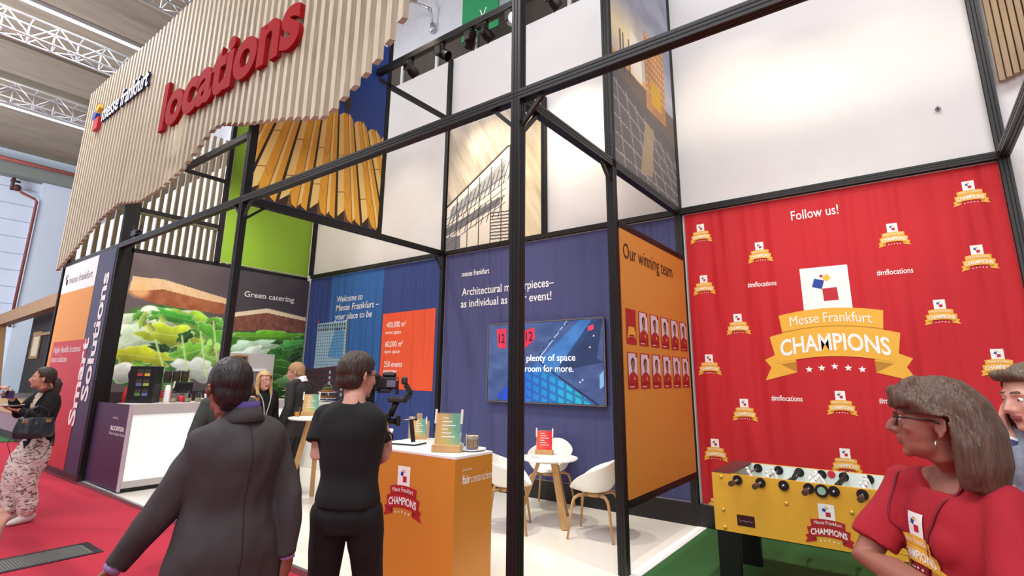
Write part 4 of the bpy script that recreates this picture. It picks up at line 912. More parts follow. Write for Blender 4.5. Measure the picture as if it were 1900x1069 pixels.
# --- wall screen
t = thing('wall_screen', 'large flat wall screen showing a blue aerial view with white words', 'screen', (-4.18, 6.36, 1.3))
MB().bevbox(-5.17, -3.185, 6.335, 6.395, 1.295, 2.435, .006).build('housing', PLASB, t, world=True)
e = MB()
for q in ((-5.175, -3.18, 1.285, 1.30), (-5.175, -3.18, 2.43, 2.445), (-5.178, -5.163, 1.285, 2.445), (-3.192, -3.177, 1.285, 2.445)): e.box(q[0], q[1], 6.33, 6.345, q[2], q[3])
e.build('bezel', mat('bezel_pewter', (150, 140, 136), .35, .7), t, world=True)
p = Pic(-5.155, -3.20, 1.305, 2.425, 190, 110); A, B = p.A, p.B; n1 = fbm(p.U, p.V, 9, 9, 41); n2 = fbm(p.U, p.V, 3, 3, 45)
p.fill(np.stack([40+26*n1+10*n2, 58+34*n1, 98+40*n1], -1))
gridm = ((np.floor((A*.9+B)*44) % 2 == 0) & (B > 2.0) & (A < -4.3)); p.fill((70, 84, 122), gridm*.5)
p.fill(np.stack([40+20*n1, 98+40*n1, 168+40*n1], -1), p.inpoly([(-4.05, 1.305), (-4.9, 1.305), (-4.35, 1.78), (-3.55, 2.425), (-3.25, 2.425), (-3.85, 1.75)])*.55)
p.fill((30, 40, 70), p.inpoly([(-3.3, 1.9), (-3.20, 2.425), (-3.36, 2.425), (-3.95, 1.72), (-3.2, 1.85)])*.7)
bl = p.inpoly([(-4.98, 1.38), (-4.35, 1.82), (-4.05, 1.72), (-3.35, 1.305), (-4.85, 1.305)])
p.fill(np.stack([30+10*n2, 60+90*np.clip(p.U*1.6-.2, 0, 1), 160+40*n1], -1), bl); p.fill((36, 66, 130), (bl & ((np.floor(A*22) % 3 == 0) | (np.floor(B*26+A*10) % 3 == 0)))*.6)
p.fill((26, 34, 62), np.maximum(p.line((-4.1, 1.78), (-3.3, 1.305), .012), p.line((-4.25, 1.9), (-4.1, 1.78), .012))); p.fill((150, 180, 215), p.line((-4.25, 1.88), (-3.75, 2.425), .008)*.9)
p.fill((22, 30, 52), np.maximum.reduce([p.ell(-4.2+.055*k, 1.98+.05*k+.03*(k % 2), .02, .012, 40, .4) for k in range(9)]))
for x, z in ((-3.52, 1.62), (-3.56, 1.59), (-3.4, 2.05), (-3.34, 2.2)): p.fill((230, 240, 255), p.ell(x, z, .014, .014, 0, .6))
p.fill((220, 60, 80), p.inpoly([(-3.42, 2.27), (-3.34, 2.29), (-3.34, 2.35), (-3.42, 2.33)])*1.0); p.fill((120, 170, 215), p.inpoly([(-3.27, 1.5), (-3.2, 1.55), (-3.2, 1.75), (-3.27, 1.68)])*.8)
ptv = planeY(6.334); p.build('picture', ptv, paint_mat('screen_emission', .2, .7), t, .001)
m = MB(); ptv2 = planeY(6.331)
for q in ([(-5.0, 2.36), (-4.81, 2.365), (-4.81, 2.06), (-4.97, 2.085)], [(-4.50, 2.31), (-4.30, 2.36), (-4.29, 2.18), (-4.47, 2.06)]): MB().poly(ptv2, q, .001).build('number_marker', mat('screen_red', (196, 48, 74), .3, emit=.45), t, world=True, fix=False)
INK = mat('screen_ink', (34, 30, 60), .3); SWH = mat('screen_white', (250, 252, 255), .3, var=0, emit=1.0)
line(t, INK, ptv2, '12', -4.95, 2.15, .11, .13, .003, 0, .01); line(t, INK, ptv2, '12', -4.45, 2.165, .12, .13, .003, 0, .01)
line(t, SWH, ptv2, 'in', -4.565, 1.875, .075, .09, .003, 0); line(t, SWH, ptv2, 'plenty of space', -4.435, 1.875, .81, .09, .003, 0); line(t, SWH, ptv2, 'and', -4.655, 1.725, .14, .09, .003, 0); line(t, SWH, ptv2, 'room for more.', -4.46, 1.725, .805, .09, .003, 0)

# --- football table
FY = mat('game_yellow', (226, 170, 54), .45, var=.02); FIN = mat('game_field', (214, 232, 222), .35, var=.02)
MAR = mat('game_rim_maroon', (84, 44, 48), .4, var=.05); GW = mat('player_white', (240, 240, 238), .4); GB = mat('player_black', (34, 28, 30), .4); GRIP = mat('grip_brown', (74, 54, 48), .5)
FX0, FX1, FY0, FY1, FZ0, FZ1 = -1.415, .06, 4.70, 5.46, .465, .90
t = thing('football_table', 'yellow table football game with champions emblem before the red wall', 'table football', (-.68, 5.08, PF))
MB().box(FX0, FX1, FY0, FY0+.028, FZ0, FZ1).box(FX0, FX1, FY1-.028, FY1, FZ0, FZ1).box(FX0, FX0+.028, FY0+.028, FY1-.028, FZ0, FZ1).box(FX1-.028, FX1, FY0+.028, FY1-.028, FZ0, FZ1).build('cabinet', FY, t, world=True)
MB().box(FX0+.028, FX1-.028, FY0+.028, FY1-.028, .70, .715).build('playfield', FIN, t, world=True)
MB().box(FX0+.02, FX1-.02, FY1-.034, FY1-.028, .715, .898).box(FX0+.02, FX1-.02, FY0+.028, FY0+.032, .715, .898).build('side_lining', mat('lining_white', (228, 236, 232), .3), t, world=True)
for a, b in ((FX0, FX0+.145), (FX1-.145, FX1)): MB().box(a, b, FY0+.004, FY1-.004, FZ1-.01, FZ1+.006).build('end_shelf', MAR, t, world=True)
for x in (FX0+.01, FX1-.17):
    for y in (FY0+.01, FY1-.07): MB().box(x, x+.16, y, y+.06, PF, FZ0).build('leg', mat('leg_black_steel', (26, 26, 28), .4, .4), t, world=True)
BXS = [-1.213, -1.041, -.877, -.707, -.545, -.371, -.20, -.03]
TEAM = [(1, 1), (1, 2), (0, 3), (1, 5), (0, 5), (1, 3), (0, 2), (0, 1)]; PUSH = [.0, .02, .16, -.02, .2, .1, .0, .02]
for k, x in enumerate(BXS):
    near = k in (0, 1, 3, 5, 7); dy = PUSH[k]; z = .862
    rod = MB().tube([(x, FY0-.14 if near else FY0-.045, z), (x, FY1+(.06 if near else .16), z)], .008, 10).build('rod', STEEL, t, True, world=True)
    for y in (FY0-.014, FY1-.046):
        MB().lathe([(0, 0), (.037, 0), (.037, .006), (.022, .014), (0, .014)], (x, y, z), 20, axis='Y').build('bearing', PLASB, t, 'auto', world=True)
    ye = FY0-.22 if near else FY1+.14
    MB().lathe([(0, 0), (.018, 0), (.021, .012), (.019, .10), (.014, .112), (0, .112)] if True else [], (x, ye if near else ye, z), 16, axis='Y').build('grip', GRIP, rod, 'auto', world=True)
    c, n = TEAM[k]
    for q in range(n):
        y = FY0+.12+(.52)*(q+.5)/n+dy*.3; tilt = .6 if k in (2, 4) else -.35
        mm = MB().tube([(x, y, z+.035), (x, y, z+.02), (x, y, z-.03), (x, y, z-.06), (x, y, z-.075)], [.006, .013, .017, .010, .012], 8); mm.ball((x, y, z+.042), .013, 8, 6); mm.box(x-.012, x+.014, y-.012, y+.012, z-.088, z-.07)
        mm.xf(Matrix.Translation((x, y, z)) @ Matrix.Rotation(tilt+.25*math.sin(q*2+k), 4, 'Y') @ Matrix.Translation((-x, -y, -z))); mm.build('player', GW if c else GB, rod, True, world=True)
    MB().tube([(x, FY1-.06, z), (x, FY1-.11, z)], .016, 10).build('bumper', PLASB, rod, True, world=True)
MB().lathe([(0, 0), (.045, 0), (.045, .012), (.03, .016), (0, .016)], (-.624, FY0-.016, .856), 24, axis='Y').build('score_dial', PLASB, t, 'auto', world=True); MB().lathe([(0, 0), (.028, 0), (.026, .006), (0, .006)], (-.624, FY0-.020, .856), 20, axis='Y').build('dial_face', mat('dial_green', (150, 190, 170), .2), t, 'auto', world=True)
MB().lathe([(0, 0), (.03, 0), (.026, .012), (0, .012)], (-.634, FY1-.045, .872), 20, axis='Y').build('ball_inlet', mat('inlet_red', (196, 40, 60), .3), t, 'auto', world=True)
for x, z in ((-1.342, .87), (-1.343, .62), (-.873, .731), (-1.339, .49), (-.45, .73)): MB().ball((x, FY0-.001, z), (.016, .01, .016), 12, 8).build('bolt_cap', mat('brass_cap', (220, 180, 90), .3, .6), t, True, world=True)
MB().box(-1.24, -1.11, FY0-.004, FY0, .523, .602).build('name_plate', mat('plate_maroon', (54, 26, 34), .3), t, world=True)
MB().tube([(-1.225, FY0-.006, .575), (-1.215, FY0-.006, .55), (-1.205, FY0-.006, .56), (-1.19, FY0-.006, .562), (-1.17, FY0-.006, .556), (-1.15, FY0-.006, .563), (-1.125, FY0-.006, .556)], .003, 6).build('plate_script', mat('plate_silver', (150, 130, 136), .3, .6), t, world=True)
m = MB(); emblem(m, planeY(FY0-.001), -.610, .712, .235, True, .0006); m.build('emblem', EM_RED, t, world=True, fix=False)
# --- floor grille in the carpet
t = thing('floor_grille', 'dark metal ventilation grille set into the red carpet', 'grille', (-6.545, 1.2, 0))
m = MB()
for q in ((-6.775, -6.735, -.2, 2.06), (-6.355, -6.315, -.2, 2.06), (-6.735, -6.355, 2.0, 2.06), (-6.735, -6.355, -.2, -.16)): m.box(q[0], q[1], q[2], q[3], -.01, .006)
m.build('frame', mat('grille_frame', (38, 34, 40), .4, .5), t, world=True)
m = MB(); y = -.14
while y < 1.98: m.box(-6.735, -6.355, y, y+.010, .001, .006); y += .021
m.box(-6.735, -6.355, -.16, 2.0, -.005, .002, 1); m.build('slats', [mat('grille_slat', (120, 122, 118), .4, .6), mat('grille_dark', (84, 86, 82), .7)], t, world=True)
# --- neighbouring stand at the far left
PINE = wood('neighbour_pine', (132, 102, 66), 0, .1)
t = thing('neighbour_stand', 'gabled timber front of the neighbouring stand with a black interior', 'stand', (-24, 4.6, 0))
MB().box(-27.5, -14.5, 5.3, 5.4, 0, 3.9).build('back_panel', mat('black_interior', (24, 22, 24), .8), t, world=True)
m = MB(); m.bar((-29.5, 4.55, 3.55), (-14.0, 4.55, 4.02), .3, .42); m.bar((-28.6, 4.55, 3.4), (-26.8, 4.55, 0), .3, .5); m.build('gable_frame', PINE, t, world=True)
MB().box(-26.5, -15, 5.2, 5.3, 2.95, 3.05).build('rail', PINE, t, world=True)
t = thing('framed_notice', 'framed notice hanging on the black wall of the neighbouring stand', 'picture', (-26.2, 5.28, 2.62))
m = MB(); [m.box(*q) for q in ((-.55, -.45, -.04, 0, -.5, .5), (.45, .55, -.04, 0, -.5, .5), (-.45, .45, -.04, 0, .4, .5), (-.45, .45, -.04, 0, -.5, -.4))]; m.build('frame', PINE, t); MB().box(-.45, .45, -.02, 0, -.4, .4).build('paper', mat('notice_paper', (176, 170, 150), .7), t)
t = thing('neighbour_counter', 'pale timber counter of the neighbouring stand behind the ponytailed woman', 'counter', (-18.2, 3.8, .02))
MB().bevbox(-1.8, 1.8, -.4, .4, .62, 1.0, .01).build('timber_band', wood('counter_pine', (150, 128, 86), 0, .08), t); MB().box(-1.7, 1.7, -.36, .36, .2, .62).build('front', mat('counter_grey_print', (116, 104, 112), .6), t); MB().box(-1.6, 1.6, -.3, .3, 0, .2).build('plinth', mat('counter_plinth', (24, 30, 28), .6), t); MB().box(-1.85, 1.85, -.42, .42, 1.0, 1.04).build('top', mat('counter_dark_top', (60, 54, 52), .4), t)

# ================================================================== PEOPLE
def skin(name, c): return mat(name, c, .5, var=.05, scale=14, bump=.05, bscale=90)
def cloth(name, c, rough=.85, var=.08, b=.25, bs=220): return mat(name, c, rough, var=var, scale=18, bump=b, bscale=bs)
def hairm(name, c, c2=None):
    if name in MATS: return MATS[name]
    m = mat(name, c, .42, var=.32, scale=5, stretch=(26, 26, 2.2), bump=.7, bscale=5); return m
def fuse(mb, voxel, smooth=3, disp=None):
    """weld overlapping closed shapes into one continuous skin; returns verts, faces"""
    me = bpy.data.meshes.new('f'); me.from_pydata([tuple(p) for p in mb.v], [], mb.f)
    bm = bmesh.new(); bm.from_mesh(me); bmesh.ops.recalc_face_normals(bm, faces=bm.faces[:]); bm.to_mesh(me); bm.free()
    o = bpy.data.objects.new('f', me); col.objects.link(o)
    r = o.modifiers.new('r', 'REMESH'); r.mode = 'VOXEL'; r.voxel_size = voxel
    if smooth: s = o.modifiers.new('s', 'SMOOTH'); s.iterations = smooth; s.factor = .5
    dg = bpy.context.evaluated_depsgraph_get(); ev = o.evaluated_get(dg); m2 = ev.to_mesh()
    n = len(m2.vertices); V = np.empty(n*3); m2.vertices.foreach_get('co', V); N = np.empty(n*3); m2.vertices.foreach_get('normal', N)
    F = [list(p.vertices) for p in m2.polygons]; V = V.reshape(-1, 3); N = N.reshape(-1, 3)
    ev.to_mesh_clear(); bpy.data.objects.remove(o); bpy.data.meshes.remove(me)
    if disp is not None:
        for i in range(n): V[i] += N[i]*disp(Vector(V[i]), Vector(N[i]))
    return V, F
def raw_obj(name, V, F, mats, parent, idx=None, smooth=True):
    me = bpy.data.meshes.new(name); me.from_pydata(V.tolist() if hasattr(V, 'tolist') else [tuple(v) for v in V], [], F)
    for m in (mats if isinstance(mats, (list, tuple)) else [mats]): me.materials.append(m)
    if idx is not None: me.polygons.foreach_set('material_index', idx)
    if smooth: me.polygons.foreach_set('use_smooth', [True]*len(me.polygons))
    me.update(); o = bpy.data.objects.new(name, me); col.objects.link(o)
    o.parent = parent; o.matrix_parent_inverse = rootm(parent).inverted(); return o
def folds(amp, sc, stretch=(1, 1, .35), seed=0):
    S = Vector(stretch)
    def f(p, n):
        q = Vector((p.x*S.x, p.y*S.y, p.z*S.z))*sc+Vector((seed*3.1, seed*1.7, 0))
        return amp*(mnoise.noise(q)+.5*mnoise.noise(q*2.3))
    return f
class Fr:
    """frame standing at base, looking along yaw direction f (horizontal)"""
    def __init__(s, base, f, tilt=0, roll=0):
        f = Vector((f[0], f[1], 0)).normalized(); r = Vector((f.y, -f.x, 0)); u = Vector((0, 0, 1))
        if tilt: c, q = math.cos(tilt), math.sin(tilt); f, u = f*c+u*q, u*c-f*q
        if roll: c, q = math.cos(roll), math.sin(roll); r, u = r*c+u*q, u*c-r*q
        s.b, s.f, s.r, s.u = Vector(base), f, r, u
    def __call__(s, x, y, z): return s.b+s.r*x+s.f*y+s.u*z
    def mat(s): return Matrix(((s.r.x, s.f.x, s.u.x, s.b.x), (s.r.y, s.f.y, s.u.y, s.b.y), (s.r.z, s.f.z, s.u.z, s.b.z), (0, 0, 0, 1)))
def sub_shapes(shapes, fr, k=1.0):
    """shapes given in local coordinates -> placed through frame fr, scaled k"""
    M = fr.mat() @ Matrix.Scale(k, 4); shapes.xf(M); return shapes
def head_shapes(fem=False, jaw=1.0, nose=1.0):
    m = MB()
    m.ball((0, -.014, .036), (.076, .098, .090), 20, 14); m.ball((0, .034, -.012), (.063, .060, .085), 18, 12)
    m.ball((0, .030, -.062), (.054*jaw, .056, .046), 16, 10); m.ball((0, .072, -.090), (.022, .017, .017), 12, 8)
    m.tube([(0, .084, .030), (0, .092, .012), (0, .104*nose, -.008), (0, .112*nose, -.024), (0, .098, -.034)], [.007, .0085, .011, .013, .009], 10)
    for s in (-1, 1):
        m.ball((s*.011, .097, -.028), (.009, .010, .008), 8, 6); m.ball((s*.041, .060, -.014), (.022, .024, .020), 10, 8)
        m.tube([(s*.048, .068, .028), (s*.028, .086, .034), (s*.006, .090, .029)], [.008, .010, .008], 8)
        m.ball((s*.030, .074, .010), (.015, .011, .010), 10, 8)      # lids over the eyeball
        E = Matrix.Rotation(s*.35, 4, 'Z')
        e = MB(); e.ball((0, 0, 0), (.006, .017, .031), 10, 10); e.tube([(s*.004, -.004, .030), (s*.010, -.018, .020), (s*.011, -.020, -.004), (s*.006, -.010, -.022), (s*.003, .004, -.032)], [.0045]*5, 6)
        e.xf(Matrix.Translation((s*.078, -.012, -.006)) @ E); m.add(e.v, e.f)
    m.tube([(-.024, .082, -.054), (-.010, .095, -.0505), (0, .0955, -.052), (.010, .095, -.0505), (.024, .082, -.054)], [.004, .0065, .006, .0065, .004], 8)
    m.tube([(-.021, .081, -.060), (0, .0935, -.0645), (.021, .081, -.060)], [.004, .0075, .004], 8)
    return m
def hand_shapes(w, d, n, side, curl=.5, thumb=.5, k=1.0, spread=1.0):
    """w wrist, d direction of the hand, n palm normal (fingers curl towards it), side +1/-1: where the thumb leaves (along d x n)"""
    m = MB(); w = Vector(w); d = Vector(d).normalized(); n = Vector(n); n = (n-d*n.dot(d)).normalized(); s = d.cross(n)*side
    m.tube([w-d*.02*k, w+d*.01*k, w+d*.045*k, w+d*.085*k, w+d*.097*k], [(.026*k, .019*k), (.029*k, .018*k), (.039*k, .016*k), (.041*k, .014*k), (.034*k, .010*k)], 14, up=s)
    for q, L, r, off in ((.030, .072, .0088, .084), (.010, .082, .0092, .090), (-.011, .077, .0088, .088), (-.031, .060, .0078, .080)):
        p = w+d*off*k+s*q*k; a = curl*.55; dd = d; pts = [p-d*.015*k, p]; fan = s*(q*1.6*spread)
        for seg, kk in ((.42, .55), (.32, 1.0), (.26, .85)):
            a2 = curl*kk*1.25; ax = n; c, sn = math.cos(a2), math.sin(a2); dn = (dd*c+n*sn); n2 = (n*c-dd*sn); dd = dn.normalized(); n = n2.normalized()
            p = p+(dd+fan*.5).normalized()*L*seg*k; pts.append(p)
        n = Vector(hand_shapes_n(d, s, side)); m.tube(pts, [r*k, r*k*1.03, r*k, r*k*.92, r*k*.72], 8)
    t0 = w+d*.022*k+s*.028*k; t1 = t0+(d*.75+s*(.75*(1-.4*thumb))+n*.25*thumb).normalized()*.036*k; t2 = t1+(d*.9+s*.35*(1-thumb)+n*.55*thumb).normalized()*.032*k; t3 = t2+(d*.95+n*.6*thumb).normalized()*.024*k
    m.tube([t0-d*.012*k-s*.01*k, t0, t1, t2, t3], [.013*k, .014*k, .0115*k, .0105*k, .008*k], 10); return m
def hand_shapes_n(d, s, side): return (s*side).cross(d)
def limb(m, pts, rad, seg=14): m.tube(pts, rad, seg); m.ball(pts[0], rad[0] if not isinstance(rad[0], tuple) else min(rad[0]), 12, 8); m.ball(pts[-1], rad[-1] if not isinstance(rad[-1], tuple) else min(rad[-1]), 12, 8)
def bend(a, b, lens, hint):
    """elbow / knee position for a two-bone limb"""
    a, b = Vector(a), Vector(b); l1, l2 = lens; d = b-a; L = min(d.length, l1+l2-1e-3); u = d.normalized(); x = (l1*l1-l2*l2+L*L)/(2*L); h = math.sqrt(max(l1*l1-x*x, 0)); hv = Vector(hint); hv = (hv-u*hv.dot(u)).normalized(); return a+u*x+hv*h
def person(P):
    """build one figure: a continuous skin body, with clothes, hair and shoes as children"""
    h = P.get('h', 1.75); base = Vector(P['base']); fr = Fr(base, P['f']); lean = P.get('lean', 0); k = h/1.75; wd = P.get('wide', 1.0); fat = P.get('fat', 1.0); vox = P.get('vox', .009)
    t = thing('person', P['label'], 'person', base, math.atan2(-fr.f.x, fr.f.y), P.get('group'))
    def B(x, y, z): return fr(x*k*wd, y*k+lean*max(0, z-.95), z*k)      # body coordinates for a 1.75 m figure
    st = P.get('stance', (.10, 0, .10, 0))           # half gap left, fwd left, half gap right, fwd right
    hipL, hipR = B(-.09, 0, .92), B(.09, 0, .92); footL, footR = B(-st[0], st[1], .08), B(st[2], st[3], .08)
    kneeL, kneeR = bend(hipL, footL, (.43*k, .43*k), fr.f), bend(hipR, footR, (.43*k, .43*k), fr.f)
    shL, shR = B(-.185, -.01, 1.425), B(.185, -.01, 1.425)
    if 'shL' in P: shL = Vector(P['shL'])
    if 'shR' in P: shR = Vector(P['shR'])
    arms = []
    for s, sh, key in ((-1, shL, 'L'), (1, shR, 'R')):
        wr = Vector(P['wr'+key]) if 'wr'+key in P else B(s*.25, .05, .90)
        el = Vector(P['el'+key]) if 'el'+key in P else bend(sh, wr, (.30*k, .265*k), P.get('hint'+key, -fr.f+fr.r*s*.4))
        arms.append((s, sh, el, wr, key))
    hp = Vector(P['head']) if 'head' in P else B(0, .035, 1.635); hs = P.get('hs', k*1.02)
    hfr = Fr(hp, P.get('hf', P['f']), P.get('htilt', 0), P.get('hroll', 0)); t_rows = {}
    tor = [(.84, .135, .100, 0), (.92, .165, .115, -.005), (1.0, .150, .108, 0), (1.10, .135, .100, .005), (1.22, .150, .108, .0), (1.33, .165, .112, -.005), (1.41, .150, .090, -.012), (1.46, .095, .068, -.015)]
    tor = [(z, rx*wd*(fat if z < 1.3 else 1), ry*fat, y) for z, rx, ry, y in tor]
    def dense(rows, n=4):
        out = []; A_ = [np.array(r, float) for r in rows]; A_ = [A_[0]]+A_+[A_[-1]]
        for i in range(1, len(A_)-2):
            for q in range(n):
                s_ = q/n; p0, p1, p2, p3 = A_[i-1:i+3]; out.append(tuple(.5*((2*p1)+(p2-p0)*s_+(2*p0-5*p1+4*p2-p3)*s_**2+(3*p1-p0-3*p2+p3)*s_**3)))
        return out+[tuple(A_[-1])]
    nk = [B(0, -.02, 1.44), B(0, -.012, 1.49), hp+hfr.u*-.075*hs+hfr.f*-.012*hs, hp+hfr.u*-.02*hs+hfr.f*-.01*hs]
    sk = MB(); sk.tube([B(0, y, z) for z, rx, ry, y in dense(tor)], [(rx*k*.93, ry*k*.93) for z, rx, ry, y in dense(tor)], 20, up=fr.r)
    yk = lambda q: [shL.lerp(shR, .0), shL.lerp(shR, .22)+Vector((0, 0, .020*k)), B(0, -.02, 1.45), shL.lerp(shR, .78)+Vector((0, 0, .020*k)), shR]
    sk.tube(yk(0), [.036*k, .044*k, .060*k, .044*k, .036*k], 14)
    sk.tube(nk, [.066*k, .056*k, .054*hs*P.get('neck', 1), .050*hs], 16)
    hsh = head_shapes(P.get('fem', False), P.get('jaw', 1), P.get('nose', 1)); sub_shapes(hsh, hfr, hs); sk.add(hsh.v, hsh.f)
    ar = P.get('arm', 1.0)
    for s, sh, el, wr, key in arms:
        sk.ball(sh, .044*k*ar, 12, 8); limb(sk, [sh, sh.lerp(el, .5), el, el.lerp(wr, .35), wr], [.042*k*ar, .044*k*ar, .040*k*ar, .040*k*ar, .026*k*ar])
        hd = P.get('hd'+key); d_, n_, cu = hd if hd else ((wr-el).normalized(), fr.r*-s+fr.f*.1, .45)
        hh = hand_shapes(wr, d_, n_, P.get('hside'+key, s if hd is None else s), cu, P.get('thumb'+key, .5), k*P.get('hk', 1.0)); sk.add(hh.v, hh.f)
    for hip, kn, ft in ((hipL, kneeL, footL), (hipR, kneeR, footR)): limb(sk, [hip, hip.lerp(kn, .5), kn, kn.lerp(ft, .35), ft], [.082*k*fat, .070*k, .052*k, .052*k, .036*k])
    V, F = fuse(sk, vox, 2)
    Mi = hfr.mat().inverted(); lips = []
    Vh = (np.array(Mi)[:3, :3] @ V.T).T+np.array(Mi)[:3, 3]; Vh = Vh/hs
    for f in F:
        c = Vh[f].mean(0); lips.append(1 if (abs(c[0]) < .022 and c[1] > .083 and -.070 < c[2] < -.047) else 2 if (abs(abs(c[0])-.028) < .018 and c[1] > .079 and .034 < c[2] < .041 and P.get('brow', True)) else 0)
    S0 = P['skin']; LIP = mat('lips_'+S0.name, P.get('lip', (156, 92, 88)), .45); BRW = mat('brow_'+S0.name, P.get('browc', (70, 52, 42)), .8)
    body = raw_obj('body', V, F, [S0, LIP, BRW], t, lips)
    if P.get('eyes', True):
        for s in (-1, 1):
            e = MB(); e.ball((s*.030, .0775, .010), .0105, 14, 10); e2 = MB(); e2.ball((s*.030+P.get('gaze', 0)*.003, .0835, .010), (.0055, .006, .0055), 10, 8, 1); e.add(e2.v, e2.f, 1)
            sub_shapes(e, hfr, hs); raw_obj('eye', np.array([tuple(v) for v in e.v]), e.f, [mat('eye_white', (232, 228, 222), .25), mat('iris_dark', (52, 40, 34), .2)], t, e.m)
    # --- trousers
    tr = P.get('trousers')
    if tr:
        m = MB(); q = [r for r in tor if r[0] <= 1.1]; m.tube([B(0, y, z) for z, rx, ry, y in q], [(rx*k*1.04, ry*k*1.06) for z, rx, ry, y in q], 20, up=fr.r)
        ez = tr.get('len', 1.0); fl = tr.get('flare', 1.0)
        for hip, kn, ft in ((hipL, kneeL, footL), (hipR, kneeR, footR)):
            an = kn.lerp(ft, ez); limb(m, [hip, hip.lerp(kn, .5), kn, kn.lerp(an, .5), an+Vector((0, 0, .0))], [.100*k*fat, .086*k*fl, .068*k*fl, .062*k*fl, .056*k*fl])
        V, F = fuse(m, max(vox, .009), 2, folds(.008*tr.get('fold', 1), 9, (1, 1, .6), 2)); raw_obj('trousers', V, F, tr['m'], t, None)
    # --- top
    tp = P.get('top')
    if tp:
        g = tp.get('ease', 1.09); zb_ = tp.get('hem', .90); m = MB()
        rows = [(z, rx*g, ry*g*tp.get('deep', 1.03), y) for z, rx, ry, y in tor if z >= zb_]
        if rows[0][0] > zb_+.01: z, rx, ry, y = rows[0]; rows = [(zb_, rx*tp.get('hemw', 1.0), ry*tp.get('hemw', 1.0), y)]+rows
        if zb_ < .9: hw_ = tp.get('hemw', 1.0); rows = [(z, max(rx, .165*wd*fat*g*(hw_ if z < .9 else 1)), max(ry, .118*fat*g*(hw_ if z < .9 else 1)), y) if z < .93 else (z, rx, ry, y) for z, rx, ry, y in rows]
        rows[-1] = (1.47, .088*wd, .074, -.015) if not tp.get('low') else (1.425, .120*wd, .082, -.012)
        rows = dense(rows); m.tube([B(0, y, z) for z, rx, ry, y in rows], [(rx*k, ry*k) for z, rx, ry, y in rows], 28, up=fr.r)
        if P.get('bust'):
            for s in (-1, 1): m.ball(B(s*.075, .085, 1.27), (.075*k, .075*k, .08*k), 14, 10)
        sl = tp.get('sleeve', 1.0); sr = tp.get('sr', 1.0)
        yy = yk(0)
        if tp.get('low'): yy[2] = B(0, -.035, 1.395)
        m.tube(yy, [(.058*k*tp.get('shw', 1.0))*q for q in ((1, 1.08, 1.2, 1.08, 1) if not tp.get('low') else (1, .95, .9, .95, 1))], 16)
        for s, sh, el, wr, key in arms:
            m.ball(sh, (.060*k*sr,)*3, 14, 10)
            if sl <= .55:
                e = sh.lerp(el, sl*2); m.tube([sh.lerp(shL if s > 0 else shR, .08), sh, sh.lerp(e, .5), e], [.056*k*sr, .061*k*sr, .066*k*sr, .070*k*sr], 16)
            else:
                c = el.lerp(wr, (sl-.5)*2); m.tube([sh.lerp(shL if s > 0 else shR, .08), sh, sh.lerp(el, .45), el, el.lerp(c, .5), c], [.056*k*sr, .063*k*sr, .066*k*sr, .058*k*sr, .053*k*sr, .044*k*sr], 16); m.ball(el, .058*k*sr, 12, 8)
        V, F = fuse(m, max(vox, .008), 2, folds(.007*tp.get('fold', 1), 7, (1, 1, .5), 5)); o_top = raw_obj(tp.get('name', 'shirt'), V, F, tp['m'], t)
        P['_top'] = (V, F)
        if tp.get('collar'):
            ring = []
            for zz, rr in ((1.455, .078), (1.50, .068), (1.525, .066), (1.50, .074), (1.45, .088)):
                ring.append([B(math.cos(a)*rr*1.05, math.sin(a)*rr-.014+(.012 if zz > 1.48 else 0), zz+.028*(-math.sin(a))) for a in np.linspace(0, 2*math.pi, 25)[:-1]])
            raw_obj('collar', *[(np.array([tuple(p) for r in ring for p in r])), [(i*24+j, i*24+(j+1) % 24, (i+1)*24+(j+1) % 24, (i+1)*24+j) for i in range(4) for j in range(24)]], tp['collar'], t)
        if tp.get('cuff'):
            for s, sh, el, wr, key in arms:
                c = el.lerp(wr, (sl-.5)*2); d = (wr-el).normalized(); m = MB().tube([c-d*.02, c+d*.016], .035*k, 16); m.build('cuff', tp['cuff'], t, True, world=True)
    # --- shoes
    sh_ = P.get('shoes')
    if sh_:
        for ft in (footL, footR):
            m = MB(); d = fr.f; p = Vector((ft.x, ft.y, base.z)); m.tube([p-d*.06*k+Vector((0, 0, .045*k)), p-d*.02*k+Vector((0, 0, .06*k)), p+d*.07*k+Vector((0, 0, .045*k)), p+d*.14*k+Vector((0, 0, .032*k)), p+d*.19*k+Vector((0, 0, .025*k))], [(.036*k, .044*k), (.040*k, .058*k), (.044*k, .045*k), (.042*k, .032*k), (.022*k, .018*k)], 14, up=fr.r)
            for i, v in enumerate(m.v):
                if v.z < base.z+.001: m.v[i].z = base.z+.001
            m.build('shoe', sh_, t, True, world=True)
    P['_t'], P['_fr'], P['_hfr'], P['_hs'], P['_B'], P['_arms'], P['_k'] = t, fr, hfr, hs, B, arms, k
    return P
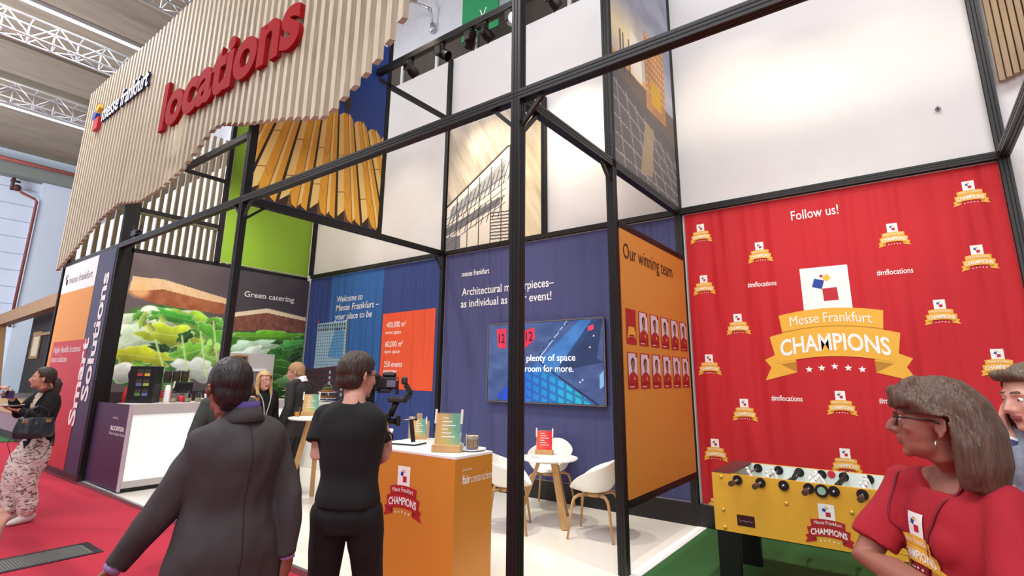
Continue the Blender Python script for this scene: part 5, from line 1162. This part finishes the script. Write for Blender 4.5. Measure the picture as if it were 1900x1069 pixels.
def hair_cap(P, m, cut, extra=None, sc=1.0, vox=.006, amp=.003, name='hair', sm=3):
    """hair shaped over the skull; cut(x, y, z) in head coordinates says where hair grows"""
    mb = MB(); mb.ball((0, -.016, .040), (.083*sc, .106*sc, .098*sc), 24, 18); mb.ball((0, -.05, -.01), (.072*sc, .064*sc, .075*sc), 18, 12)
    if extra: extra(mb)
    keepM = Matrix.Identity(4); V, F = fuse(mb, vox, sm)
    for i in range(len(V)):
        p = Vector(V[i]); nn = mnoise.noise(Vector((p.x*85, p.y*85, p.z*7+p.y*4)))+.5*mnoise.noise(Vector((p.x*30, p.y*30, p.z*5))); d = (p-Vector((0, -.02, .02))).normalized(); V[i] += np.array(d)*amp*nn
    F = [f for f in F if cut(*(V[f].mean(0)))]
    used = sorted(set(i for f in F for i in f)); mp = {a: b for b, a in enumerate(used)}; V = V[used]; F = [[mp[i] for i in f] for f in F]
    M = np.array(P['_hfr'].mat() @ Matrix.Scale(P['_hs'], 4)); V = V @ M[:3, :3].T+M[:3, 3]
    o = raw_obj(name, V, F, m, P['_t']); s = o.modifiers.new('thickness', 'SOLIDIFY'); s.thickness = .007; s.offset = -1; return o
def glasses(P, m, r=.021, lens=True, square=False, w_=.0016):
    mb = MB()
    for s in (-1, 1):
        pts = [(s*.032+r*1.15*math.cos(a)*(1 if not square else 1), .099-abs(math.cos(a))*0.003-(.006 if s*math.cos(a) > .5 else 0), .006+r*.85*math.sin(a)) for a in np.linspace(0, 2*math.pi, 21)]
        mb.tube(pts, w_*1.2, 6, cap=False); mb.tube([(s*.056, .094, .014), (s*.074, .06, .014), (s*.083, .0, .010), (s*.082, -.02, .0)], w_*1.3, 6)
    mb.tube([(-.010, .101, .010), (0, .104, .013), (.010, .101, .010)], w_, 6); sub_shapes(mb, P['_hfr'], P['_hs']); raw_obj('glasses', np.array([tuple(v) for v in mb.v]), mb.f, m, P['_t'])
short_cut = lambda x, y, z: (z > .075-.02*abs(x)/.08) or (y < .035 and z > .012) or (y < -.012 and z > -.055+max(0, (y+.06))*.6) or (y < .052 and z > .045)
def wpt(px, py, d):
    """a world point on the sight line of a photograph pixel at depth d (used only to lay out figures)"""
    v = rv*((px-948.89)/969.71)-uv_*((py-482.28)/969.71)+fwv; return Vector((0, 0, CAM_H))+v*d
VIEW = lambda p: Vector((p[0], p[1], 0)).normalized()
LEFT = lambda p: Vector((-VIEW(p).y, VIEW(p).x, 0))

# ---- man in the grey suit, seen from behind
SUIT = cloth('suit_grey', (64, 60, 62), .8, .05, .3, 300); SKA = skin('skin_tan', (150, 96, 78))
ah = wpt(424, 722, 2.42); va = VIEW(ah); la = LEFT(ah)
A = dict(label='man in a grey suit jacket seen from behind, left arm reaching out', h=1.75, base=(ah.x+.03-la.x*.025, ah.y+.03-la.y*.025, 0), f=va*.93+la*.36, hf=va*.95+la*.32, head=ah, hs=1.07, skin=SKA, wide=1.16, fat=1.04, arm=1.08, vox=.007,
    shL=wpt(378, 828, 2.28), elL=wpt(306, 940, 2.2), wrL=wpt(212, 1052, 2.1), shR=wpt(512, 822, 2.52), elR=wpt(534, 918, 2.46), wrR=wpt(532, 1028, 2.4),
    hdL=((-.25, -.55, -.7), (.6, .3, -.3), .55), hdR=((-.1, .05, -1), (-.6, -.3, 0), .5), neck=1.08,
    top=dict(m=SUIT, hem=.62, hemw=1.08, ease=1.16, deep=1.12, sleeve=1.0, sr=1.12, shw=1.08, name='suit_jacket', fold=2.6, cuff=mat('cuff_lilac', (176, 160, 220), .7)), trousers=dict(m=SUIT), shoes=mat('black_leather', (24, 20, 20), .35))
person(A)
def ex(mb): mb.tube([(0, -.075, .02), (0, -.078, -.05), (0, -.062, -.085)], [(.06, .03), (.054, .028), (.046, .018)], 16, up=(1, 0, 0))
hair_cap(A, hairm('hair_black', (36, 28, 28)), lambda x, y, z: (z > .072-.02*abs(x)/.08) or (y < .028 and z > .012) or (y < -.020 and z > -.095) or (y < .045 and z > .045), ex, 1.03)
def jacket_bits(P):
    B, t = P['_B'], P['_t']; V, F = P['_top']; bv = BVHTree.FromPolygons([Vector(v) for v in V], F)
    fr = P['_fr']
    # turned-down collar, shirt collar, centre seam and vent on the back
    ring = []; n = 30
    for zz, rr, dy in ((1.490, .070, 0), (1.506, .068, 0), (1.508, .071, 0), (1.478, .082, 0), (1.448, .096, 0)):
        ring.append([B(math.cos(a)*rr*1.02/P.get('wide', 1), math.sin(a)*rr*.98-.018, zz-.022*max(0, math.sin(a))) for a in np.linspace(R(-215), R(35), n)])
    V2 = np.array([tuple(p) for r in ring for p in r]); F2 = [(i*n+j, i*n+j+1, (i+1)*n+j+1, (i+1)*n+j) for i in range(4) for j in range(n-1)]
    o = raw_obj('collar', V2, F2, SUIT, t); solid(o, .004)
    ring = []
    for zz, rr in ((1.47, .066), (1.530, .062), (1.534, .065), (1.49, .072)):
        ring.append([B(math.cos(a)*rr/P.get('wide', 1), math.sin(a)*rr-.016, zz-.02*max(0, math.sin(a))) for a in np.linspace(R(-235), R(55), n)])
    o = raw_obj('shirt_collar', np.array([tuple(p) for r in ring for p in r]), [(i*n+j, i*n+j+1, (i+1)*n+j+1, (i+1)*n+j) for i in range(3) for j in range(n-1)], mat('shirt_violet', (86, 64, 140), .7), t); solid(o, .004)
    m = MB(); pts = []
    for z in np.linspace(1.44, .72, 26):
        o_ = B(0, -.5, z); hit = bv.ray_cast(o_, fr.f); 
        if hit[0] is not None: pts.append(hit[0]-fr.f*.0005)
    if len(pts) > 4: m.tube(pts, .0022, 6); m.build('back_seam', mat('seam_dark', (40, 37, 40), .9), t, True, world=True)
jacket_bits(A)

# ---- cameraman in black
SKB = skin('skin_fair', (206, 152, 134)); BLK = cloth('black_cotton', (20, 20, 22), .9, .1, .2)
bh = wpt(664, 700, 2.95); vb = VIEW(bh); lb_ = LEFT(bh)
Bp = dict(label='cameraman in black t-shirt and trousers filming with a gimbal rig', h=1.80, base=(bh.x+.03-lb_.x*.0, bh.y-.03, 0), f=vb*.95-lb_*.25, hf=vb*.62-lb_*.78, htilt=-.06, head=bh, hs=1.06, skin=SKB, wide=.98, arm=1.08, vox=.008, browc=(60, 44, 36),
    shL=wpt(606, 772, 2.88), elL=wpt(590, 842, 2.78), wrL=wpt(636, 808, 3.08), shR=wpt(686, 776, 3.02), elR=wpt(711, 850, 2.97), wrR=wpt(718, 806, 3.18),
    hdR=(wpt(714, 776, 3.27)-wpt(718, 806, 3.18), vb*.3+lb_*.9, .95), hdL=((-.1, .8, .5), (.6, .2, .2), .9), stance=(.15, -.02, .15, .04),
    top=dict(m=BLK, hem=.96, ease=1.12, deep=1.08, sleeve=.35, sr=1.08, name='t_shirt', fold=1.2), trousers=dict(m=BLK, flare=1.0), shoes=mat('black_trainers', (26, 26, 28), .6))
person(Bp)
hair_cap(Bp, hairm('hair_dark_brown', (58, 42, 34)), lambda x, y, z: (z > .068) or (y < .022 and z > .018) or (y < -.018 and z > -.062) or (y < .045 and z > .04), None, 1.03)
glasses(Bp, PLASB)
e = Bp['_arms'][1]; m = MB(); d = (e[3]-e[2]).normalized(); c = e[3]-d*.03; x_ = d.orthogonal().normalized(); y_ = d.cross(x_); m.tube([c+(x_*math.cos(a)+y_*math.sin(a))*.038 for a in np.linspace(0, 2*math.pi, 19)], .005, 6, cap=False); m.build('bracelet', PLASB, Bp['_t'], True, world=True)

# ---- camera on a gimbal
g0 = wpt(725, 712, 3.33); gv = VIEW(g0); t = thing('camera_gimbal', 'black camera on a handheld gimbal held up before the cameraman', 'camera', g0, math.atan2(-gv.x, gv.y)); u_ = .00314
GBK = mat('rig_black', (24, 23, 25), .4, .1); GDK = mat('rig_grey', (52, 50, 52), .4, .3)
body_ = MB().bevbox(-.078, .045, -.035, .035, -.030, .038, .008).build('camera_body', GBK, t); MB().bevbox(-.05, .03, -.03, .03, .034, .064, .014).build('viewfinder_hump', GBK, body_)
MB().box(-.022, .026, -.0375, -.035, -.018, .020).build('rear_screen', mat('rig_screen', (120, 116, 140), .2), body_); MB().box(.030, .042, -.038, -.034, .018, .030).build('record_button', mat('rig_orange', (226, 88, 60), .4), body_)
l_ = MB().lathe([(0, -.05), (.040, -.05), (.044, -.03), (.044, .03), (.038, .06), (.03, .06), (.028, .03), (0, .03)], (-.085, .01, .006), 22, axis='Y').build('lens', GBK, t, 'auto'); MB().lathe([(.044, -.01), (.048, -.01), (.048, .01), (.044, .01)], (-.085, .01, .006), 22, axis='Y').build('focus_ring', GDK, l_, 'auto')
MB().bevbox(.060, .095, -.03, .03, -.005, .040, .01).build('roll_motor', GDK, t); MB().bar((.085, 0, -.005), (.120, 0, -.058), .022, .03).bar((.120, 0, -.05), (.078, 0, -.105), .022, .03).build('roll_arm', GBK, t)
MB().bevbox(-.075, .0, -.03, .03, -.052, -.034, .004).bevbox(-.012, .012, -.02, .02, -.04, -.028, .003).bevbox(.028, .048, -.03, .03, -.06, -.02, .004).build('base_plate', GBK, t)
MB().bevbox(-.012, .085, -.032, .032, -.105, -.075, .008).build('tilt_motor', GDK, t); MB().tube([(.04, 0, -.10), (.008, 0, -.18)], .018, 12).build('pan_arm', GBK, t, True)
MB().lathe([(0, -.20), (.030, -.20), (.034, -.19), (.028, -.165), (0, -.165)], (-.02, 0, 0), 18).build('pan_motor', GDK, t, 'auto')
MB().tube([(-.10, 0, -.215), (.045, 0, -.210)], .017, 14).build('cross_handle', GBK, t, True); MB().bevbox(.040, .066, -.02, .02, -.235, -.175, .005).build('clamp', GBK, t)
MB().tube([(.06, 0, -.205), (.155, 0, -.200)], .004, 8).build('side_rod', STEEL, t, True); MB().lathe([(0, -.006), (.008, -.006), (.008, .006), (0, .006)], (.155, 0, -.2), 12, axis='X').build('rod_knob', GBK, t, 'auto')
MB().bar((.127, 0, -.20), (.145, 0, -.325), .024, .026).build('hanging_grip', GBK, t); MB().tube([(-.045, 0, -.21), (-.050, 0, -.33)], .016, 14).build('main_grip', GBK, t, True)
MB().bevbox(-.135, -.085, -.02, .01, -.115, -.035, .004).build('monitor', GBK, t)

t.matrix_basis = t.matrix_basis @ Matrix.Scale(1.095, 4)

# ---- woman in the red t-shirt
SKC = skin('skin_warm', (156, 100, 84)); TEE = cloth('tee_red', (164, 22, 40), .85, .05, .15, 260)
Cp = dict(label='woman in a red champions t-shirt with brown bobbed hair, arms crossed', h=1.655, base=(.085, 2.175, 0), f=(-.90, -.44), hf=(-1, .06), htilt=.03, head=(.045, 2.105, 1.533), skin=SKC, fem=True, wide=1.16, fat=1.14, arm=1.1, bust=True, vox=.006, hs=1.0, nose=1.07, lip=(150, 76, 76), hk=.95,
    shL=(.165, 2.03, 1.325), shR=(-.055, 2.255, 1.325), elR=(-.185, 2.185, 1.10), wrR=(.03, 1.955, 1.075), elL=(.165, 1.885, 1.06), wrL=(-.06, 2.03, 1.045), hdR=((.9, -.2, .1), (.2, .9, 0), .5), hdL=((-.8, .5, .1), (.3, .8, 0), .6),
    top=dict(m=TEE, hem=.84, ease=1.12, deep=1.10, sleeve=.40, sr=1.04, name='t_shirt', fold=1.6, low=True), trousers=dict(m=cloth('denim_dark', (40, 44, 62)), fold=1), shoes=mat('white_trainers', (224, 222, 220), .6))
person(Cp)
def exC(mb):
    # bob: a full mantle of hair falling from the crown to the shoulder
    mb.tube([(0, -.035, .10), (0, -.075, .05), (0, -.098, -.02), (0, -.105, -.10), (0, -.100, -.165), (0, -.098, -.195)], [(.070, .05), (.092, .062), (.104, .066), (.108, .062), (.102, .050), (.086, .036)], 22, up=(1, 0, 0))
    for s in (-1, 1):
        mb.tube([(s*.04, .050, .098), (s*.070, .040, .062), (s*.083, .012, .036), (s*.086, -.03, .012), (s*.090, -.065, -.05), (s*.088, -.07, -.12), (s*.082, -.065, -.17)], [.022, .024, .020, .026, .036, .036, .026], 12)
        mb.tube([(s*.01, .03, .128), (s*.045, .062, .108), (s*.066, .074, .070), (s*.074, .066, .044)], [.018, .022, .017, .008], 10)
    mb.tube([(-.05, .072, .080), (0, .095, .088), (.05, .072, .080)], [.020, .024, .020], 12)
    for x in (-.055, -.032, -.01, .014, .038): mb.tube([(x, .08, .092), (x*1.1, .104-abs(x)*.3, .064), (x*1.15, .112-abs(x)*.45, .036)], [.017, .014, .006], 8)
hair_cap(Cp, hairm('hair_brown_bob', (88, 64, 50)), lambda x, y, z: not (y > .02 and z < .028) and not (y > .088 and z < .045 and False) and not (y > -.045 and z < -.0 and abs(x) < .062) and not (y > -.035 and z < .028), exC, 1.06, .005, .0022, 'hair', 12)
glasses(Cp, mat('tortoise_dark', (44, 26, 26), .25), .023, True, False, .0024)
e = MB(); [e.tube([(s*.083, .0, -.045), (s*.085, .003, -.055), (s*.085, .0, -.065)], .0028, 6) for s in (-1, 1)]; sub_shapes(e, Cp['_hfr'], Cp['_hs']); raw_obj('earring', np.array([tuple(v) for v in e.v]), e.f, mat('earring_silver', (200, 196, 190), .25, .9), Cp['_t'])
def on_cloth(P, build, mats, name, c, u, v, dirn, off=.003, cuts=.012):
    """print laid on the shirt: a flat drawing pressed onto the cloth along dirn"""
    V, F = P['_top']; bv = BVHTree.FromPolygons([Vector(x) for x in V], F); dirn = Vector(dirn).normalized(); pl = Plane((0, 0, 0), (1, 0, 0), (0, 0, 1), (0, -1, 0)); m = MB(); build(m, pl)
    bm = bmesh.new(); vs = [bm.verts.new(p) for p in m.v]
    for f, mi in zip(m.f, m.m):
        try: ff = bm.faces.new([vs[i] for i in f]); ff.material_index = mi
        except ValueError: pass
    bmesh.ops.triangulate(bm, faces=bm.faces[:])
    for _ in range(4):
        es = [e for e in bm.edges if e.calc_length() > cuts]
        if not es: break
        bmesh.ops.subdivide_edges(bm, edges=es, cuts=1, use_grid_fill=False); bmesh.ops.triangulate(bm, faces=[f for f in bm.faces if len(f.verts) > 3])
    c, u, v = Vector(c), Vector(u).normalized(), Vector(v).normalized(); bad = []
    h0 = bv.ray_cast(c-dirn*.5, dirn, 1.0); d0 = h0[3] if h0[0] is not None else .5
    for b in bm.verts:
        lift = -b.co.y; p = c+u*b.co.x+v*b.co.z-dirn*.5; h_ = bv.ray_cast(p, dirn, 1.0)
        if h_[0] is None or h_[3] < d0-.04 or h_[3] > d0+.09: bad.append(b)
        else: b.co = h_[0]-dirn*(off+lift)
    bmesh.ops.delete(bm, geom=bad, context='VERTS'); bm.verts.index_update(); bm.faces.ensure_lookup_table()
    raw_obj(name, np.array([tuple(b.co) for b in bm.verts]), [[b.index for b in f.verts] for f in bm.faces], mats, P['_t'], [f.material_index for f in bm.faces], False); bm.free()
frC = Cp['_fr']; cen = wpt(1688, 972, 1.58); on_cloth(Cp, lambda m, pl: emblem(m, pl, 0, 0, .145, True, .0006), EM_GOLD, 'shirt_emblem', cen, -frC.r, (0, 0, 1), -frC.f)
def lanyard(P, m, zend, w_=.006, x=.02, badge=None, spread=.085):
    V, F = P['_top']; bv = BVHTree.FromPolygons([Vector(q) for q in V], F); B, fr = P['_B'], P['_fr']; mb = MB()
    for s in (-1, 1):
        pts = []
        for i in range(22):
            q = i/21; xx = s*(spread*(1-q)**1.2+.006); z = 1.49+(zend-1.49)*q; hit = bv.ray_cast(B(xx, .6, z), -fr.f)
            if hit[0] is not None: pts.append(hit[0]+fr.f*.004)
        if len(pts) > 3: mb.tube(pts, [(w_, .0018)]*len(pts), 6, up=fr.r)
    mb.build('lanyard', m, P['_t'], True, world=True)
    if badge:
        hit = bv.ray_cast(B(0, .6, zend-.05), -fr.f); c = (hit[0] if hit[0] is not None else B(0, .14, zend-.05))+fr.f*.012; mb = MB(); up = Vector((0, 0, 1)); mb.bar(c+up*.05, c-up*.06, .075, .003, up=fr.f); mb.build('badge', badge, P['_t'], world=True)
lanyard(Cp, mat('lanyard_wine', (120, 22, 40), .7), .98, .005, spread=.10)

# ---- man on the phone
SKD = skin('skin_pink', (214, 160, 142)); GJ = cloth('jacket_grey_blue', (122, 128, 142), .8)
hd_ = wpt(1919, 742, 1.95); vd, ld = VIEW(hd_), LEFT(hd_); bs = Vector((hd_.x, hd_.y, 0))+vd*.03
Dp = dict(label='man in a grey jacket talking on a phone behind the red t-shirt woman', h=1.76, base=bs, f=-vd*.8+ld*.5, hf=-vd*.70+ld*.72, htilt=-.12, head=hd_, skin=SKD, vox=.007, hs=1.0, browc=(96, 74, 56), neck=1.05,
    elR=wpt(1858, 935, 1.90), wrR=wpt(1870, 808, 1.99), hdR=(wpt(1866, 752, 2.06)-wpt(1870, 808, 1.99), -ld*.9-vd*.3, .5), hsideR=-1, thumbR=.4,
    top=dict(m=GJ, hem=.84, ease=1.12, sleeve=.92, name='jacket', collar=GJ), trousers=dict(m=cloth('grey_trousers', (70, 72, 80))), shoes=MATS['black_leather'])
person(Dp)
def exD(mb): mb.tube([(-.06, .055, .085), (-.02, .088, .106), (.03, .094, .102), (.066, .062, .085)], [.014, .018, .018, .012], 12)
hair_cap(Dp, hairm('hair_ash_brown', (98, 82, 66)), lambda x, y, z: (z > .078) or (y < .028 and z > .010) or (y < -.015 and z > -.06) or (y < .045 and z > .05), exD, 1.04)
e = Dp['_arms'][1]; d = (e[3]-e[2]).normalized(); MB().tube([e[3]-d*.10, e[3]-d*.025], [.047, .040], 16).build('sleeve_cuff', cloth('cuff_navy', (52, 56, 96)), Dp['_t'], True, world=True); MB().tube([e[3]-d*.03, e[3]-d*.014], .037, 16).build('shirt_cuff', mat('cuff_white', (222, 222, 228), .7), Dp['_t'], True, world=True)
pc = wpt(1878, 762, 2.0); ax = (wpt(1892, 784, 1.94)-wpt(1863, 745, 2.06)).normalized(); t = thing('mobile_phone', 'black mobile phone held to the ear of the man in grey', 'phone', pc)
MB().bar(-ax*.07, ax*.07, .068, .010, up=LEFT(pc)*.75-VIEW(pc)*.65).build('phone_body', mat('phone_black', (14, 14, 16), .25), t)

# ---- woman with the ponytail
SKE = skin('skin_olive', (198, 146, 124)); KN = cloth('knit_black', (18, 16, 18), .95, .1, .4); eb = Vector((-8.27, 1.86, 0))
def print_mat():
    m = bpy.data.materials.new('palm_print_fabric'); m.use_nodes = True; n = m.node_tree.nodes; L = m.node_tree.links; b = n['Principled BSDF']; tcn = n.new('ShaderNodeTexCoord'); mp = n.new('ShaderNodeMapping'); mp.inputs['Scale'].default_value = (7, 7, 16); mp.inputs['Rotation'].default_value = (.4, .3, .6); wv = n.new('ShaderNodeTexNoise'); wv.inputs['Scale'].default_value = 1.6; wv.inputs['Distortion'].default_value = 2.4; rp = n.new('ShaderNodeValToRGB')
    for p_, c_ in ((0, (50, 40, 50)), (.36, (84, 70, 80)), (.43, (190, 170, 162)), (.5, (226, 214, 208)), (1, (236, 228, 224))):
        e_ = rp.color_ramp.elements.new(p_) if p_ not in (0, 1) else rp.color_ramp.elements[0 if p_ == 0 else -1]; e_.color = lin(c_)+[1]
    L.new(tcn.outputs['Object'], mp.inputs[0]); L.new(mp.outputs[0], wv.inputs['Vector']); L.new(wv.outputs[0], rp.inputs[0]); L.new(rp.outputs[0], b.inputs['Base Color']); b.inputs['Roughness'].default_value = .8; return m
ff = Vector((-.32, -.95, 0)).normalized()
Ep = dict(label='woman with a long brown ponytail in black cardigan and palm print trousers', h=1.70, base=eb, f=(.22, -.97), hf=(-.26, -.96), htilt=.06, head=(-8.165, 1.765, 1.575), skin=SKE, fem=True, nose=1.0, vox=.008, hs=1.02,
    shR=(-8.46, 1.83, 1.375), shL=(-8.10, 1.87, 1.365), elL=(-8.02, 1.80, 1.12), wrL=(-8.17, 1.615, 1.225), elR=(-8.42, 1.66, 1.18), wrR=(-8.25, 1.55, 1.35), hdL=((-.45, -.85, .15), (0, .1, 1), .25), hdR=((.1, -.5, .5), (.7, -.3, .4), .6), stance=(.12, .02, .10, .10),
    top=dict(m=KN, hem=.82, ease=1.14, sleeve=.97, name='cardigan'), trousers=dict(m=print_mat(), len=.80, flare=1.65, fold=2.2), shoes=mat('white_canvas_shoe', (216, 208, 204), .7))
person(Ep)
def exE(mb): mb.tube([(0, -.098, .01), (0, -.128, -.005), (0, -.150, -.05), (0, -.150, -.13), (0, -.142, -.22), (0, -.130, -.31)], [.020, .030, .042, .040, .034, .016], 14)
hair_cap(Ep, hairm('hair_brown_long', (54, 38, 32)), lambda x, y, z: (z > .094) or (y < .030 and z > .02) or (y < .05 and z > .06) or (y < -.020 and z > -.045) or (y < -.10), exE, 1.03, .007)
e = MB().ball((0, -.118, .0), (.018, .012, .014)); sub_shapes(e, Ep['_hfr'], Ep['_hs']); raw_obj('hair_clip', np.array([tuple(v) for v in e.v]), e.f, mat('clip_pearl', (214, 190, 180), .3), Ep['_t'])
V, F = Ep['_top']; on_cloth(Ep, lambda m, pl: m.poly(pl, [(-.085, .19), (.085, .19), (.04, .02), (0, -.08), (-.04, .02)], 0, 0), [cloth('cream_top', (214, 196, 176))], 'under_top', Ep['_B'](0, 0, 1.26), -Ep['_fr'].r, (0, 0, 1), -Ep['_fr'].f, .004, .03)
lanyard(Ep, mat('lanyard_black', (24, 22, 26), .7), 1.02, .008, badge=mat('badge_white', (226, 226, 236), .5), spread=.08)
t = thing('plate', 'small pale blue plate held by the ponytailed woman', 'plate', (-8.245, 1.555, 1.265)); MB().lathe([(0, 0), (.07, 0), (.115, .018), (.115, .022), (.07, .006), (0, .006)], seg=28).build('plate_body', mat('plate_pale_blue', (196, 214, 214), .3), t, 'auto')
t = thing('mobile_phone', 'dark blue mobile phone in the hand of the ponytailed woman', 'phone', (-8.205, 1.50, 1.40), R(30)); MB().bevbox(-.075, .075, -.006, .006, -.04, .04, .005).build('phone_body', mat('phone_navy', (52, 52, 90), .25), t)
# handbag on her arm
LEA = mat('bag_black_leather', (34, 40, 48), .38, var=.1, scale=12, bump=.15, bscale=120); GLD = mat('bag_gold', (214, 190, 130), .25, .9)
bc = Vector((-7.985, 1.74, .93)); t = thing('handbag', 'black leather handbag hanging from the forearm of the ponytailed woman', 'handbag', bc, math.atan2(-.95, .3)+R(90)+R(70))
m = MB(); sec = [(-.0, .165, .085), (.06, .185, .09), (.15, .17, .075), (.22, .15, .04)]; m.tube([(0, 0, z) for z, a, b in sec], [(a, b) for z, a, b in sec], 20, up=(1, 0, 0)); V, F = fuse(m, .008, 3, folds(.008, 14)); bo = MB(); bo.v = [Vector(v) for v in V]; bo.f = F; bo.m = [0]*len(F); bo.build('bag_body', LEA, t, True)
MB().tube([(-.10, -.02, .20), (-.085, -.03, .30), (0, -.03, .345), (.085, -.03, .30), (.10, -.02, .20)], .010, 8).build('handle', LEA, t, True); MB().tube([(-.10, .02, .20), (-.085, .03, .30), (0, .03, .345), (.085, .03, .30), (.10, .02, .20)], .010, 8).build('handle', LEA, t, True)
for s in (-1, 1): MB().bevbox(s*.10-.022, s*.10+.022, -.066, -.045, .165, .205, .004).build('buckle', GLD, t)
MB().tube([(-.165, 0, .12), (-.20, 0, -.05), (-.13, 0, -.24), (0, 0, -.28), (.13, 0, -.2), (.19, 0, -.02), (.17, 0, .12)], [(.012, .003)]*7, 8, up=(0, 1, 0)).build('shoulder_strap', LEA, t, True)

# ---- visitor reaching in from the left edge (only the hand is inside the frame)
fb = Vector((-8.62, 1.0, 0)); F_ = dict(label='person in dark clothes at the left edge, one hand raised towards the ponytailed woman', h=1.74, base=fb, f=(.55, .83), skin=SKB, vox=.012, wrR=wpt(-4, 722, 6.0), hdR=((.75, .3, .25), (-.2, .2, -1), .7), elR=(-8.42, 1.18, 1.18),
    top=dict(m=cloth('sweater_charcoal', (30, 28, 34)), hem=.84, ease=1.1, sleeve=.98, name='sweater'), trousers=dict(m=BLK), shoes=MATS['black_leather'], eyes=False)
person(F_); hair_cap(F_, MATS['hair_dark_brown'], short_cut, None, 1.03, .01)
# ---- passer-by at the lower left edge
hw = wpt(-46, 1050, 1.25); gb = Vector((hw.x-.28, hw.y-.24, 0)); G_ = dict(label='passer-by at the lower left edge with one hand held up', h=1.70, base=gb, f=(-.2, 1), skin=SKB, vox=.008, wrR=hw, elR=hw+Vector((-.05, -.03, -.25)), hdR=((.05, .05, 1), (-.75, .35, .0), .75), thumbR=.6,
    top=dict(m=cloth('shirt_pale', (200, 204, 216)), hem=.86, ease=1.1, sleeve=1.0, name='shirt'), trousers=dict(m=MATS['grey_trousers']), shoes=MATS['black_leather'], eyes=False)
person(G_); hair_cap(G_, MATS['hair_brown_long'], short_cut, None, 1.03, .01)

# ---- barkeeper in red behind the tea display
H_ = dict(label='person in a red top behind the tea display at the bar', h=1.66, base=(-9.93, 3.27, PF), f=(.3, .95), hf=(.35, .9), skin=SKC, vox=.011, fem=True, top=dict(m=cloth('top_red', (190, 30, 40)), hem=.84, ease=1.1, sleeve=.95, name='top'), trousers=dict(m=BLK), shoes=MATS['black_leather'], eyes=False)
H_['wrR'] = (-9.72, 3.45, 1.28); H_['wrL'] = (-9.99, 3.5, 1.18)
person(H_); hair_cap(H_, MATS['hair_brown_long'], lambda x, y, z: (z > .07) or (y < .04 and z > -.03) or (y < -.02 and z > -.09), None, 1.08, .009)
# ---- blonde woman with glasses holding a drink
ih = wpt(490, 708, 7.15); ib = Vector((ih.x-.02, ih.y+.0, PF)); vI = VIEW(ih); 
Ip = dict(label='blonde woman with glasses in a black cardigan holding a drink', h=1.66, base=ib, f=-vI*.8-LEFT(ih)*.5, hf=-vI*.85-LEFT(ih)*.45, head=(ih.x, ih.y, ih.z), skin=SKD, fem=True, vox=.009, hs=1.05, wrR=wpt(470, 750, 6.95), hdR=(Vector((.3, -.3, .5)), vI, .9), wide=1.05, fat=1.05,
    top=dict(m=KN, hem=.84, ease=1.15, sleeve=.97, name='cardigan'), trousers=dict(m=BLK), shoes=MATS['black_leather'])
person(Ip)
def exI(mb):
    for s in (-1, 1): mb.tube([(s*.05, .03, .095), (s*.082, .01, .03), (s*.088, .0, -.06), (s*.088, .03, -.14), (s*.08, .06, -.23)], [.02, .026, .028, .026, .014], 10)
hair_cap(Ip, hairm('hair_blonde', (206, 168, 112)), lambda x, y, z: (z > .080) or (y < .035 and z > .0) or (y < -.0 and z > -.09) or (abs(x) > .066 and z < .03 and y < .085), exI, 1.04, .008)
glasses(Ip, mat('glasses_wine', (110, 60, 66), .3), .024); lanyard(Ip, mat('lanyard_pale', (206, 206, 200), .7), 1.10, .007, spread=.09)
t = thing('drink_glass', 'small glass of amber drink in the blonde woman\u2019s hand', 'glass', wpt(477, 741, 6.86)); MB().lathe([(0, -.05), (.028, -.05), (.034, .05), (.031, .05), (.026, -.04), (0, -.04)], seg=16).build('tumbler', GLASS, t, 'auto'); MB().lathe([(0, -.039), (.026, -.039), (.029, .02), (0, .02)], seg=16).build('drink', mat('amber_drink', (226, 150, 70), .3), t, 'auto')
# ---- fair man in a dark suit looking down
jh = wpt(549, 692, 7.65); vJ = VIEW(jh); DS = cloth('suit_charcoal', (44, 42, 44), .8, .05)
Jp = dict(label='fair haired man in a charcoal suit looking down to the left', h=1.80, base=(jh.x+.06, jh.y+.05, PF), f=vJ*.62+LEFT(jh)*.75, hf=vJ*.28+LEFT(jh)*.95, htilt=-.22, head=jh, skin=SKD, vox=.009, hs=1.12, wide=1.06, browc=(150, 112, 80),
    top=dict(m=DS, hem=.74, hemw=1.1, ease=1.14, deep=1.1, sleeve=1.0, name='suit_jacket', collar=mat('collar_white', (236, 236, 240), .7)), trousers=dict(m=DS), shoes=MATS['black_leather'])
person(Jp); hair_cap(Jp, hairm('hair_sandy', (190, 150, 106)), short_cut, None, 1.03, .008)

# ---- visitor hidden behind the man in the grey suit
kh = wpt(428, 722, 5.0); vk = VIEW(kh); Kp = dict(label='person in a dark green jacket mostly hidden behind the grey suit man', h=1.70, base=(kh.x, kh.y, 0), f=vk, hf=vk, head=kh, hs=.92, skin=SKB, vox=.012, top=dict(m=cloth('jacket_dark_green', (58, 66, 62)), hem=.84, ease=1.12, sleeve=1.0, name='jacket'), trousers=dict(m=BLK), shoes=MATS['black_leather'], eyes=False)
person(Kp); hair_cap(Kp, MATS['hair_dark_brown'], short_cut, None, 1.0, .01)
